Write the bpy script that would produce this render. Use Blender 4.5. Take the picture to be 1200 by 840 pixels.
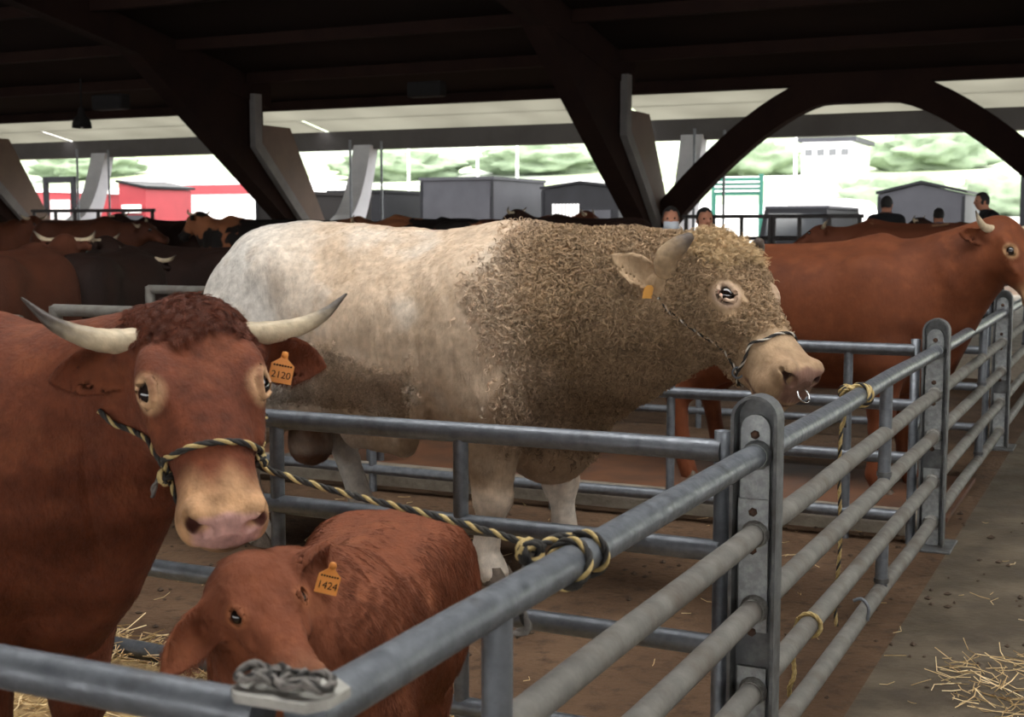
import bpy, bmesh, math, random
import numpy as np
from mathutils import Vector, Matrix, noise

random.seed(7)
rng = np.random.default_rng(7)
scene = bpy.context.scene
for o in list(bpy.data.objects):
    bpy.data.objects.remove(o)

# ------------------------------------------------------------------ camera
EYE = 1.60
FPX = 1560.0
PITCH = math.atan(153.0 / FPX)
cam_data = bpy.data.cameras.new('camera')
cam = bpy.data.objects.new('camera', cam_data)
scene.collection.objects.link(cam)
cam.location = (0, 0, EYE)
cam.rotation_euler = (math.pi / 2 - PITCH, 0, 0)
cam_data.sensor_fit = 'HORIZONTAL'
cam_data.sensor_width = 36.0
cam_data.lens = FPX / 1200.0 * 36.0
cam_data.clip_start = 0.05
cam_data.clip_end = 900
cam_data.dof.use_dof = True
cam_data.dof.focus_distance = 4.3
cam_data.dof.aperture_fstop = 6.3
scene.camera = cam

# ------------------------------------------------------------------ world: plain overcast sky
world = bpy.data.worlds.new('overcast')
scene.world = world
world.use_nodes = True
wn = world.node_tree
wn.nodes['Background'].inputs['Color'].default_value = (1.0, 0.985, 0.96, 1)
wn.nodes['Background'].inputs['Strength'].default_value = 9.0

scene.view_settings.view_transform = 'Standard'
scene.view_settings.look = 'None'
scene.view_settings.gamma = 1.0
scene.view_settings.use_curve_mapping = False
scene.view_settings.exposure = -0.32
scene.cycles.use_denoising = True
scene.cycles.max_bounces = 6
scene.cycles.diffuse_bounces = 4
scene.cycles.glossy_bounces = 3
scene.cycles.transmission_bounces = 4
scene.cycles.transparent_max_bounces = 6

# ------------------------------------------------------------------ helpers
COL = scene.collection

def lin(r, g, b):
    f = lambda c: (c / 255 / 12.92) if c / 255 <= 0.04045 else ((c / 255 + 0.055) / 1.055) ** 2.4
    return (f(r), f(g), f(b))

def PX(px, py, Y):
    """point at depth Y (metres ahead) seen at a position of the 1200x840 frame: used to take measurements"""
    u = (px - 600) / FPX
    v = (420 - py) / FPX
    d = Vector((u, math.cos(PITCH) + v * math.sin(PITCH), -math.sin(PITCH) + v * math.cos(PITCH)))
    return Vector((0, 0, EYE)) + d * (Y / d.y)

ANG = math.radians(25.5)
A = Vector((math.sin(ANG), math.cos(ANG), 0))        # along the alley
C = Vector((-math.cos(ANG), math.sin(ANG), 0))       # across the pens, to the left
Z = Vector((0, 0, 1))

def tag(o, label=None, cat=None, group=None, kind=None):
    if label: o['label'] = label
    if cat: o['category'] = cat
    if group: o['group'] = group
    if kind: o['kind'] = kind
    return o

def empty(name, loc, rz=0.0):
    o = bpy.data.objects.new(name, None)
    COL.objects.link(o)
    o.location = loc
    o.rotation_euler = (0, 0, rz)
    o.empty_display_size = 0.1
    return o

def copy_tree(o, parent=None):
    c = o.copy()
    COL.objects.link(c)
    if parent is not None:
        mp = o.matrix_parent_inverse.copy()
        c.parent = parent
        c.matrix_parent_inverse = mp
    for ch in list(o.children):
        copy_tree(ch, c)
    return c

class MB:
    """collects polygons; build() links them as one mesh object"""
    def __init__(self):
        self.v = []; self.f = []; self.m = []; self.smooth = []
    def add(self, verts, faces, smooth=False, mi=0):
        n = len(self.v)
        self.v += [tuple(p) for p in verts]
        for f in faces:
            self.f.append(tuple(i + n for i in f)); self.m.append(mi); self.smooth.append(smooth)
        return self
    def box(self, c, size, ax=None, bevel=0.0, mi=0):
        c = Vector(c)
        X, Y, Zz = ax if ax else (Vector((1, 0, 0)), Vector((0, 1, 0)), Vector((0, 0, 1)))
        hx, hy, hz = size[0] / 2, size[1] / 2, size[2] / 2
        if bevel <= 0:
            vs = [c + X * sx * hx + Y * sy * hy + Zz * sz * hz for sx in (-1, 1) for sy in (-1, 1) for sz in (-1, 1)]
            fs = [(0, 1, 3, 2), (4, 6, 7, 5), (0, 4, 5, 1), (2, 3, 7, 6), (0, 2, 6, 4), (1, 5, 7, 3)]
            return self.add(vs, fs, mi=mi)
        b = min(bevel, hx * .9, hy * .9, hz * .9)
        bm = bmesh.new()
        bmesh.ops.create_cube(bm, size=1)
        for v in bm.verts:
            v.co = Vector((v.co.x * 2 * hx, v.co.y * 2 * hy, v.co.z * 2 * hz))
        bmesh.ops.bevel(bm, geom=list(bm.edges), offset=b, segments=2, profile=.5, affect='EDGES')
        bm.verts.ensure_lookup_table()
        vs = [c + X * v.co.x + Y * v.co.y + Zz * v.co.z for v in bm.verts]
        fs = [[v.index for v in f.verts] for f in bm.faces]
        bm.free()
        return self.add(vs, fs, mi=mi)
    def tube(self, pts, r, seg=12, cap=True, mi=0, up=None, flat=1.0):
        pts = [Vector(p) for p in pts]
        n = len(pts)
        rr = r if hasattr(r, '__len__') else [r] * n
        t0 = (pts[1] - pts[0]).normalized()
        ref = up if up is not None else (Z if abs(t0.z) < .9 else Vector((1, 0, 0)))
        N = (ref - t0 * ref.dot(t0)).normalized()
        rings = []
        for i in range(n):
            if i == 0: t = t0
            elif i == n - 1: t = (pts[-1] - pts[-2]).normalized()
            else: t = ((pts[i + 1] - pts[i]).normalized() + (pts[i] - pts[i - 1]).normalized()).normalized()
            N = (N - t * N.dot(t))
            N = N.normalized() if N.length > 1e-6 else t.orthogonal().normalized()
            B = t.cross(N)
            rings.append([pts[i] + (N * math.cos(2 * math.pi * k / seg) * flat + B * math.sin(2 * math.pi * k / seg)) * rr[i] for k in range(seg)])
        vs = [p for rg in rings for p in rg]
        fs = []
        for i in range(n - 1):
            for k in range(seg):
                k2 = (k + 1) % seg
                fs.append((i * seg + k, i * seg + k2, (i + 1) * seg + k2, (i + 1) * seg + k))
        self.add(vs, fs, smooth=True, mi=mi)
        if cap:
            b0 = len(self.v)
            self.add(rings[0], [tuple(reversed(range(seg)))], mi=mi)
            self.add(rings[-1], [tuple(range(seg))], mi=mi)
        return self
    def lathe(self, prof, c, seg=20, axis=None, mi=0):
        c = Vector(c); ax = (axis or Z).normalized()
        X = ax.orthogonal().normalized(); Y = ax.cross(X)
        vs = []
        for (r, h) in prof:
            for k in range(seg):
                a = 2 * math.pi * k / seg
                vs.append(c + ax * h + (X * math.cos(a) + Y * math.sin(a)) * r)
        fs = []
        for i in range(len(prof) - 1):
            for k in range(seg):
                k2 = (k + 1) % seg
                fs.append((i * seg + k, i * seg + k2, (i + 1) * seg + k2, (i + 1) * seg + k))
        return self.add(vs, fs, smooth=True, mi=mi)
    def prism(self, poly, depth, o, X, Y, mi=0):
        """2-D polygon in the plane (X, Y) through o, extruded both ways by depth/2 along X x Y"""
        o = Vector(o); N = X.cross(Y).normalized()
        n = len(poly)
        v0 = [o + X * p[0] + Y * p[1] - N * depth / 2 for p in poly]
        v1 = [o + X * p[0] + Y * p[1] + N * depth / 2 for p in poly]
        fs = [tuple(reversed(range(n))), tuple(range(n, 2 * n))]
        for i in range(n):
            j = (i + 1) % n
            fs.append((i, j, j + n, i + n))
        return self.add(v0 + v1, fs, mi=mi)
    def build(self, name, mats, parent=None, origin=None):
        """vertices are given in world space (or in the space of the parent if it has p['local'])"""
        off = Vector((0, 0, 0))
        if origin is not None:
            off = Vector(origin)
        elif parent is not None:
            q = parent
            while q is not None:
                off += q.location
                q = q.parent
        me = bpy.data.meshes.new(name)
        me.from_pydata([tuple(Vector(p) - off) for p in self.v], [], self.f)
        mats = mats if isinstance(mats, (list, tuple)) else [mats]
        for m in mats: me.materials.append(m)
        if me.polygons:
            me.polygons.foreach_set('material_index', self.m)
            me.polygons.foreach_set('use_smooth', self.smooth)
        bm = bmesh.new(); bm.from_mesh(me)
        bmesh.ops.recalc_face_normals(bm, faces=bm.faces)
        bm.to_mesh(me); bm.free()
        o = bpy.data.objects.new(name, me)
        COL.objects.link(o)
        if parent is not None: o.parent = parent
        if origin is not None: o.location = off
        return o

def catmull(pts, n=8):
    P = [Vector(p) for p in pts]
    P = [P[0] * 2 - P[1]] + P + [P[-1] * 2 - P[-2]]
    out = []
    for i in range(1, len(P) - 2):
        for k in range(n):
            t = k / n
            a, b, c, d = P[i - 1], P[i], P[i + 1], P[i + 2]
            out.append(0.5 * ((2 * b) + (c - a) * t + (2 * a - 5 * b + 4 * c - d) * t * t + (3 * b - a - 3 * c + d) * t ** 3))
    out.append(P[-2])
    return out

# ------------------------------------------------------------------ materials
def mat(name, col, rough=.7, metal=0.0, spec=.4, var=None, vscale=3.0, vdetail=6, vlo=.42, vhi=.62, bump=0.0, bscale=30.0, second=None,
        s_scale=1.0, s_lo=.5, s_hi=.65, rvar=0.0):
    m = bpy.data.materials.new(name)
    m.use_nodes = True
    nt = m.node_tree; N = nt.nodes; L = nt.links
    b = N['Principled BSDF']
    b.inputs['Roughness'].default_value = rough
    b.inputs['Metallic'].default_value = metal
    b.inputs['Specular IOR Level'].default_value = spec
    b.inputs['Base Color'].default_value = (*col, 1)
    tc = N.new('ShaderNodeTexCoord')
    cur = None
    def noise_ramp(sc, lo, hi, det):
        n = N.new('ShaderNodeTexNoise'); n.inputs['Scale'].default_value = sc; n.inputs['Detail'].default_value = det
        n.inputs['Roughness'].default_value = .62
        L.new(tc.outputs['Object'], n.inputs['Vector'])
        r = N.new('ShaderNodeValToRGB'); r.color_ramp.elements[0].position = lo; r.color_ramp.elements[1].position = hi
        L.new(n.outputs['Fac'], r.inputs['Fac'])
        return r
    if var is not None:
        r = noise_ramp(vscale, vlo, vhi, vdetail)
        r.color_ramp.elements[0].color = (*col, 1); r.color_ramp.elements[1].color = (*var, 1)
        cur = r.outputs['Color']
        if second is not None:
            r2 = noise_ramp(s_scale, s_lo, s_hi, 5)
            mx = N.new('ShaderNodeMix'); mx.data_type = 'RGBA'
            L.new(r2.outputs['Color'], mx.inputs['Factor'])
            L.new(cur, mx.inputs[6]); mx.inputs[7].default_value = (*second, 1)
            cur = mx.outputs[2]
        L.new(cur, b.inputs['Base Color'])
    if rvar > 0:
        r3 = noise_ramp(vscale * 1.7, .35, .7, 4)
        mp = N.new('ShaderNodeMapRange'); mp.inputs['To Min'].default_value = max(0.05, rough - rvar); mp.inputs['To Max'].default_value = min(1, rough + rvar)
        L.new(r3.outputs['Color'], mp.inputs['Value']); L.new(mp.outputs['Result'], b.inputs['Roughness'])
    if bump > 0:
        n = N.new('ShaderNodeTexNoise'); n.inputs['Scale'].default_value = bscale; n.inputs['Detail'].default_value = 8
        L.new(tc.outputs['Object'], n.inputs['Vector'])
        bp = N.new('ShaderNodeBump'); bp.inputs['Strength'].default_value = bump; bp.inputs['Distance'].default_value = .02
        L.new(n.outputs['Fac'], bp.inputs['Height']); L.new(bp.outputs['Normal'], b.inputs['Normal'])
    return m

M = {}
M['galv'] = mat('galvanised_steel', (.125, .137, .155), .46, .5, .5, var=(.19, .205, .225), vscale=22, vlo=.36, vhi=.68, second=(.085, .085, .09), s_scale=7, s_lo=.56, s_hi=.74, rvar=.12, bump=.10, bscale=60)
M['galv_dusty'] = mat('galvanised_steel_dusty', (.155, .148, .134), .7, .2, .4, var=(.205, .195, .175), vscale=12, second=(.125, .105, .085), s_scale=5, s_lo=.48, s_hi=.7, rvar=.12, bump=.10, bscale=70)
M['galv_plate'] = mat('galvanised_plate', (.27, .285, .29), .5, .45, .5, var=(.38, .40, .40), vscale=40, second=(.17, .165, .155), s_scale=9, s_lo=.55, s_hi=.75, rvar=.12)
M['galv_dark'] = mat('galvanised_channel', (.10, .105, .11), .55, .35, .5, var=(.16, .165, .165), vscale=20, second=(.07, .065, .06), s_scale=6)
M['weld'] = mat('weld_bead', (.42, .41, .38), .6, .4, .5, var=(.25, .24, .22), vscale=60, bump=.4, bscale=90)
M['bolt'] = mat('rusty_bolt', (.07, .045, .035), .7, .4, .3, var=(.13, .07, .045), vscale=50)
M['hole'] = mat('opening_shade', (.012, .012, .012), .9)
M['floor'] = mat('trodden_floor', (.076, .043, .024), .85, 0, .2, var=(.138, .083, .048), vscale=1.6, vdetail=10, vlo=.38, vhi=.68, second=(.048, .028, .017), s_scale=13, s_lo=.52, s_hi=.70, bump=.8, bscale=30)
M['alley'] = mat('alley_concrete', (.070, .054, .036), .75, 0, .3, var=(.122, .096, .066), vscale=2.2, vdetail=10, second=(.055, .042, .030), s_scale=4.2, s_lo=.5, s_hi=.7, bump=.35, bscale=34, rvar=.15)
M['kerb'] = mat('pale_kerb', (.30, .26, .205), .85, var=(.21, .175, .135), vscale=6, bump=.4, bscale=30)
M['gutter_boards'] = mat('wet_red_floor', (.16, .07, .035), .6, var=(.10, .05, .03), vscale=2.5)
M['straw'] = mat('straw', (.62, .45, .23), .6, var=(.42, .28, .12), vscale=13)
M['straw_pale'] = mat('straw_pale', (.78, .62, .36), .6, var=(.60, .43, .21), vscale=17)
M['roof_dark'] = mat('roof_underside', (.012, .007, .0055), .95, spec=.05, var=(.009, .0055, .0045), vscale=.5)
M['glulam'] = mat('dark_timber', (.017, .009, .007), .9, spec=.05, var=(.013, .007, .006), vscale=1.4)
M['timber_side'] = mat('brown_timber_lit', (.12, .078, .057), .75, var=(.095, .062, .047), vscale=1.2)
M['concrete'] = mat('grey_concrete', (.15, .14, .135), .85, var=(.12, .112, .108), vscale=1.6, bump=.2)
M['concrete_white'] = mat('white_painted_concrete', (.42, .425, .46), .7, var=(.36, .365, .40), vscale=1.2)
M['gutter'] = mat('gutter_steel', (.060, .055, .055), .6, var=(.045, .04, .04), vscale=1)
M['black'] = mat('black_paint', (.012, .011, .011), .8, spec=.1)
M['white'] = mat('white_paint', (.80, .80, .80), .5)
M['grey_sheet'] = mat('grey_sheet', (.042, .043, .050), .6, 0, spec=.1, var=(.034, .035, .041), vscale=.8)
M['grey_dark_sheet'] = mat('dark_grey_sheet', (.014, .0145, .017), .6, 0, spec=.08, var=(.011, .0115, .013), vscale=.8)
M['glass'] = mat('dark_glass', (.03, .035, .04), .08, 0, .8)
M['red'] = mat('red_paint', (.26, .022, .03), .6, var=(.22, .018, .025), vscale=.7)
M['green'] = mat('green_paint', (.02, .13, .095), .6, var=(.016, .11, .08), vscale=.7)
M['asphalt'] = mat('pale_yard', (.36, .36, .355), .9, var=(.42, .42, .41), vscale=.2)
M['road'] = mat('pale_road', (.55, .55, .54), .9, var=(.50, .50, .49), vscale=.2)
M['grass'] = mat('meadow', (.22, .27, .15), .95, var=(.28, .33, .20), vscale=.06, second=(.26, .30, .25), s_scale=.03, bump=.3, bscale=2)
M['bush'] = mat('bush_leaves', (.15, .20, .13), .9, var=(.20, .26, .17), vscale=.8, bump=.6, bscale=3)
M['yellow'] = mat('yellow_roof', (.65, .60, .12), .6)
M['rubber'] = mat('rubber', (.02, .02, .02), .8)

# translucent eave sheet: daylight falls through it
m = bpy.data.materials.new('translucent_sheet'); m.use_nodes = True
nt = m.node_tree; N = nt.nodes; L = nt.links
N.remove(N['Principled BSDF'])
tr = N.new('ShaderNodeBsdfTranslucent'); df = N.new('ShaderNodeBsdfDiffuse'); ms = N.new('ShaderNodeMixShader')
tc = N.new('ShaderNodeTexCoord'); ns = N.new('ShaderNodeTexNoise'); ns.inputs['Scale'].default_value = .5
rp = N.new('ShaderNodeValToRGB'); rp.color_ramp.elements[0].color = (.28, .275, .245, 1); rp.color_ramp.elements[1].color = (.34, .335, .30, 1)
rp.color_ramp.elements[0].position = .35; rp.color_ramp.elements[1].position = .65
L.new(tc.outputs['Object'], ns.inputs['Vector']); L.new(ns.outputs['Fac'], rp.inputs['Fac'])
L.new(rp.outputs['Color'], tr.inputs['Color']); df.inputs['Color'].default_value = (.30, .29, .25, 1)
ms.inputs['Fac'].default_value = .2
L.new(tr.outputs[0], ms.inputs[1]); L.new(df.outputs[0], ms.inputs[2]); L.new(ms.outputs[0], N['Material Output'].inputs['Surface'])
M['sheet'] = m
# ================================================================== the hall
# frame of the hall: B0 is the foot of the frame that stands right of the middle; a runs towards the camera, c to the left
B0 = PX(770, 267, 28.0); B0.z = 0
BAY = 8.6
def H(a, c, z):
    return B0 - A * a + C * c + Z * z
def roof_z(a):
    return 4.02 + .18 * (a + 2.5)
AX = (-A, C, Z)

b = MB()
n = 70
# floor of the pens and, lower edge on the alley side, the alley: split along the fence line
P1 = Vector((.188 * 3.57, 3.57, 0))
STEP = 3.03 / A.y
STEP = (6.6 - 3.57) / A.y
P0 = P1 - A * (1.97 / A.y)
P2 = P1 + A * STEP
P3 = P2 + A * STEP
P4 = P3 + A * STEP
RAILS = [.99, .775, .565, .335, .125]
CROSS = [.99, .71, .44, .14]

q = P0 - A * 12 - C * .09
floor = MB().add([q, q + A * 52, q + A * 52 + C * 46, q + C * 46], [(0, 1, 2, 3)]).build('floor', M['floor'])
tag(floor, 'brown trodden floor of the cattle pens', kind='structure')
alley = MB().add([q, q - C * 16, q - C * 16 + A * 52, q + A * 52], [(0, 1, 2, 3)]).build('floor_alley', M['alley'])
tag(alley, 'dark concrete alley floor beside the pens', kind='structure')

# roof: dark sheet from the eave purlin up, an unseen opening set for top light over the pens, dark sheet again behind
def roof_strip(a0, a1, c0, c1, m, name, label):
    vs = [H(a0, c0, roof_z(a0)), H(a1, c0, roof_z(a1)), H(a1, c1, roof_z(a1)), H(a0, c1, roof_z(a0))]
    vs += [p + Z * .06 for p in vs]
    o = MB().add(vs, [(0, 1, 2, 3), (7, 6, 5, 4), (0, 4, 5, 1), (1, 5, 6, 2), (2, 6, 7, 3), (3, 7, 4, 0)]).build(name, m)
    return tag(o, label, kind='structure')
RC0, RC1 = -40, 44
LIGHT_A0, LIGHT_A1 = 20.4, 24.4
LIGHT_C0, LIGHT_C1 = -22, -3
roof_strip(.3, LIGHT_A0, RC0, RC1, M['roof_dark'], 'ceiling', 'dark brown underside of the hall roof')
roof_strip(LIGHT_A0, LIGHT_A1, RC0, LIGHT_C0, M['roof_dark'], 'ceiling_side', 'dark roof at the near end of the unseen roof opening')
roof_strip(LIGHT_A0, LIGHT_A1, LIGHT_C1, RC1, M['roof_dark'], 'ceiling_end', 'dark roof at the far end of the unseen roof opening')
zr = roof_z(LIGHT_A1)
vs = [H(LIGHT_A1, RC0, zr), H(LIGHT_A1, RC1, zr), H(52, RC1, 5.0), H(52, RC0, 5.0), H(52, RC1, 0), H(52, RC0, 0), H(52, RC1, 1.8), H(52, RC0, 1.8)]  # unseen roof and wall behind the camera, shaped to limit light from there
tag(MB().add(vs, [(0, 1, 2, 3)]).build('ceiling_rear', M['roof_dark']), 'unseen dark roof behind the viewer, sloped down to cut low sky light', kind='structure')
tag(MB().add(vs, [(7, 6, 4, 5)]).build('light_block_rear', M['roof_dark']), 'unseen low dark wall added behind the viewer, open above for fill light', kind='structure')

roof_strip(-1.3, .3, RC0, RC1, M['sheet'], 'ceiling_eave', 'translucent pale roof sheets along the eave')
edges_ = [RC0] + sorted(k * BAY + 1.2 for k in range(-4, 6) if RC0 < k * BAY + 1.2 < RC1) + [RC1]
for c0_, c1_ in zip(edges_, edges_[1:]):
    roof_strip(-2.6, -1.3, c0_ + .12, c1_ - .12, M['sheet'], 'ceiling_eave_sheet', 'translucent roof sheet between two frames')
for nm, cc in (('light_block_right', RC0), ('light_block_left', RC1)):  # walls added out of view to reduce fill light from the sides
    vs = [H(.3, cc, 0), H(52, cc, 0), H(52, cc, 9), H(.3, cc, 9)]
    tag(MB().add(vs, [(0, 1, 2, 3)]).build(nm, M['roof_dark']), 'unseen dark wall added at the hall end to cut side light', kind='structure')


# purlins along the hall
for i, a in enumerate([.35, 2.6, 4.9, 7.3, 9.8, 12.4, 15.2]):
    d = (.20 if i == 0 else .22)
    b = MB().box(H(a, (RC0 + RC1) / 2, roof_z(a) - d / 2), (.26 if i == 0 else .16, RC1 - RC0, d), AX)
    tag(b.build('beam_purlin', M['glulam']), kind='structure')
# gutter beam at the open side
g = MB().box(H(-2.55, (RC0 + RC1) / 2, 3.80), (.35, RC1 - RC0, .46), AX)
g.box(H(-2.75, (RC0 + RC1) / 2, 3.66), (.22, RC1 - RC0, .16), AX)
tag(g.build('beam_gutter', M['gutter']), kind='structure')

# frames: inclined timber arm towards the hall, white curved concrete arm towards the open side
def frame(c):
    root = empty('column_frame', H(0, c, 0)); tag(root, kind='structure')
    # pedestal
    MB().box(H(0.1, c, .8), (1.3, .8, 1.6), AX, bevel=.05).build('pedestal', M['concrete'], root)
    # inner arm, profile in the plane (-A, Z)
    poly = [(-.05, 1.5), (.75, 1.5), (7.6, 5.98), (7.6, roof_z(7.6) - .02), (6.4, roof_z(6.4)), (3.2, roof_z(3.2)), (2.05, roof_z(2.0) - .05), (2.05, 3.75)]
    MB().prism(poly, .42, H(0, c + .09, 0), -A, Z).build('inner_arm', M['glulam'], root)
    # brown timber side cheek, lit tone put into its colour; pale edge strip
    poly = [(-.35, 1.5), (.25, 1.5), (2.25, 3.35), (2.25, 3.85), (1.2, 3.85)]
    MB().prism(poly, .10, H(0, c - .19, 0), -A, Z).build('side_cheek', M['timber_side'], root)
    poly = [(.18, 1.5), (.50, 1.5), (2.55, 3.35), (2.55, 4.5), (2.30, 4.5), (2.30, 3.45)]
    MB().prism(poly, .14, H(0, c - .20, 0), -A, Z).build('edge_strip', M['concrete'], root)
    # rafter running up to the ridge
    a0, a1 = 1.8, 17.4
    v = []
    for (a, dz) in ((a0, -.02), (a1, -.02), (a1, -.75), (a0, -.55)):
        v.append((a, roof_z(a) + dz))
    MB().prism(v, .30, H(0, c, 0), -A, Z).build('rafter', M['glulam'], root)
    # outer white arm: curved bracket
    out = [(-.2, 1.3), (-.2, 1.65)]
    for k in range(9):
        t = k / 8
        out.append((-.5 - 1.75 * t ** .72, 1.72 + 1.95 * t ** 2.3))
    inn = []
    for k in range(9):
        t = 1 - k / 8
        inn.append((-1.2 - 1.75 * t ** .72 + .35 * t, 1.3 + 2.32 * t ** 1.6))
    MB().prism(out + inn, .5, H(0, c, 0), -A, Z).build('outer_arm', M['concrete_white'], root)
    # rain pipe and tie rods
    MB().tube([H(-.9, c - .5, 0), H(-.9, c - .5, 3.7)], .03, 8).build('rod', M['galv'], root)
    MB().tube([H(-1.6, c - .95, 0), H(-1.6, c - .95, 3.7)], .03, 8).build('rod', M['galv'], root)
    return root
for k in range(-2, 5):
    frame(k * BAY)

# curved wind braces in the bay to the right
def brace(c0, c1):
    pts = []
    for k in range(17):
        t = k / 16
        pts.append((c0 + (c1 - c0) * t, 1.62 + 2.62 * (1 - (1 - min(1, t / .84)) ** 1.5)))
    up = []; lo = []
    for i, p in enumerate(pts):
        q = pts[min(i + 1, 16)]; r = pts[max(i - 1, 0)]
        dx, dz = q[0] - r[0], q[1] - r[1]
        l = math.hypot(dx, dz); nx, nz = -dz / l, dx / l
        if nz < 0: nx, nz = -nx, -nz
        up.append((p[0] + nx * .28, p[1] + nz * .28)); lo.append((p[0] - nx * .26, p[1] - nz * .26))
    m_ = MB(); nn = len(pts)
    for i in range(nn - 1):
        m_.prism([up[i], up[i + 1], lo[i + 1], lo[i]], .36, H(.35, 0, 0), C, Z)
    o = m_.build('beam_brace', M['glulam'])
    tag(o, kind='structure')
brace(-.15, -4.2)
brace(-BAY + .15, -4.15)
b = MB().box(H(.35, -BAY / 2, 4.62), (.34, BAY + 1.2, .55), AX)
tag(b.build('beam_tie', M['glulam']), kind='structure')
# ================================================================== outside: yard, road, hillside
def terrain_z(d, c):
    """height of the ground outside, d metres beyond the open side"""
    if d < 24: return -.03 - .0 * d
    def ss(t): t = max(0, min(1, t)); return t * t * (3 - 2 * t)
    z = -.03 + 2.2 * ss((d - 24) / 26) + 3.6 * ss((d - 56) / 26) + 28 * ss((d - 88) / 190)
    z += .35 * noise.noise(Vector((d * .05, c * .03, 1))) * min(1, (d - 24) / 30)
    return z
NX, NY = 46, 60
ds = [3 + 257 * (i / NX) ** 1.35 for i in range(NX + 1)]
cs = [-150 + 330 * j / NY for j in range(NY + 1)]
vs = [H(-d, c, terrain_z(d, c)) for d in ds for c in cs]
fs = []; mi = []
tm = MB()
for i in range(NX):
    for j in range(NY):
        d = ds[i]
        k = 0 if d < 30 else (2 if 62 < d < 72 or d > 88 else 1)
        f = (i * (NY + 1) + j, i * (NY + 1) + j + 1, (i + 1) * (NY + 1) + j + 1, (i + 1) * (NY + 1) + j)
        fs.append(f); mi.append(k)
tm.add(vs, fs, smooth=True)
tm.m = mi
terr = tm.build('ground_hillside', [M['asphalt'], M['road'], M['grass']])
tag(terr, 'green hillside with a pale road above the yard', kind='structure')

def on_line(px, d):
    """hall coordinate c of the point d metres beyond the open side that is seen at column px"""
    u = (px - 600) / FPX
    base = H(-d, 0, 0)
    # (base.x + s*C.x) = u*(base.y + s*C.y)
    s = (u * base.y - base.x) / (C.x - u * C.y)
    return s

def place(px, d):
    c = on_line(px, d)
    p = H(-d, c, 0); p.z = terrain_z(d, c)
    return p
def hgt(py, p):
    """height above the ground at p that is seen at row py"""
    return PX(600, py, p.y).z - p.z

OUTX = -C   # to the right along the hall

# ---- cattle trailers, vans
def trailer(px0, px1, ytop, d, label, body, roofm, slots=0, peak=.0, door=False, roof_over=.05, yaw=0.0):
    p = place((px0 + px1) / 2, d)
    w = (place(px1, d) - place(px0, d)).length
    h = hgt(ytop, p)
    X = Matrix.Rotation(yaw, 3, 'Z') @ OUTX; Y = Matrix.Rotation(yaw, 3, 'Z') @ A
    root = empty('cattle_trailer', p); tag(root, label, 'trailer', 'trailers and vans parked in the yard')
    ln = 4.0
    MB().prism([(-w / 2, .45), (w / 2, .45), (w / 2, h), (0, h + peak), (-w / 2, h)], ln, p + Y * ln / 2, X, Z).build('body', body, root)
    r = MB()
    if peak > 0:
        for s in (-1, 1):
            r.prism([(0, h + peak + .02), (s * (w / 2 + roof_over), h + .02), (s * (w / 2 + roof_over), h + .10), (0, h + peak + .10)], ln + .1, p + Y * ln / 2, X, Z)
    else:
        r.box(p + Y * ln / 2 + Z * (h + .05), (w + .1, ln + .1, .1), (X, Y, Z))
    r.build('roof', roofm, root)
    MB().box(p - Y * .03 + Z * .38, (w, .12, .16), (X, Y, Z)).build('bumper', M['galv'], root)
    for s in (-1, 1):
        MB().box(p - Y * .02 + X * s * (w / 2 - .04) + Z * (h / 2 + .2), (.08, .06, h - .5), (X, Y, Z)).build('corner_post', M['grey_dark_sheet'], root)
        for yy in (1.4, 2.4):
            MB().lathe([(.0, -.1), (.33, -.1), (.36, -.06), (.36, .06), (.33, .1), (0, .1)], p + Y * yy + X * s * (w / 2 - .02) + Z * .36, 18, X).build('wheel', M['rubber'], root)
    if slots:
        sw = w * .36
        for i in range(slots):
            MB().box(p - Y * .03 + X * (-w * .36 + sw * (i + .5) / slots) + Z * (h * .76), (sw / slots * .62, .03, h * .16), (X, Y, Z)).build('vent_slot', M['white'], root)
        MB().box(p - Y * .02 + X * (w * .22) + Z * (h * .56), (w * .36, .04, h * .42), (X, Y, Z)).build('rear_panel', M['grey_sheet'], root)
    if door:
        MB().box(p - Y * .02 + Z * (h * .52), (w * .92, .05, h * .62), (X, Y, Z)).build('tail_gate', body, root)
    return root
trailer(493, 578, 211, 12, 'pale grey box trailer with rounded dark roof edge left of the small dark trailer', M['grey_sheet'], M['grey_sheet'], door=True)
t_ = trailer(634, 724, 222, 13, 'dark grey low trailer with white vent slots and a yellow roof hatch', M['grey_dark_sheet'], M['grey_dark_sheet'], slots=8, peak=.18)
p = place(672, 13)
h_ = hgt(222, p)
MB().box(p + A * 1.2 + Z * (h_ + .22) , (.9, 1.6, .05), (OUTX, A, Z)).build('roof_hatch', M['yellow'], t_)
trailer(1025, 1127, 228, 11, 'grey gable-roofed trailer behind the man in black at the right', M['grey_sheet'], M['grey_dark_sheet'], peak=.28, door=True)
trailer(1191, 1290, 204, 9, 'tall grey lorry box cut off by the right edge', M['grey_dark_sheet'], M['grey_dark_sheet'], door=True)
trailer(302, 352, 228, 6, 'small black trailer partly behind the second inclined column', M['black'], M['black'])
trailer(386, 452, 226, 12, 'dark van parked behind the white curved bracket', M['grey_dark_sheet'], M['grey_dark_sheet'])

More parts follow.
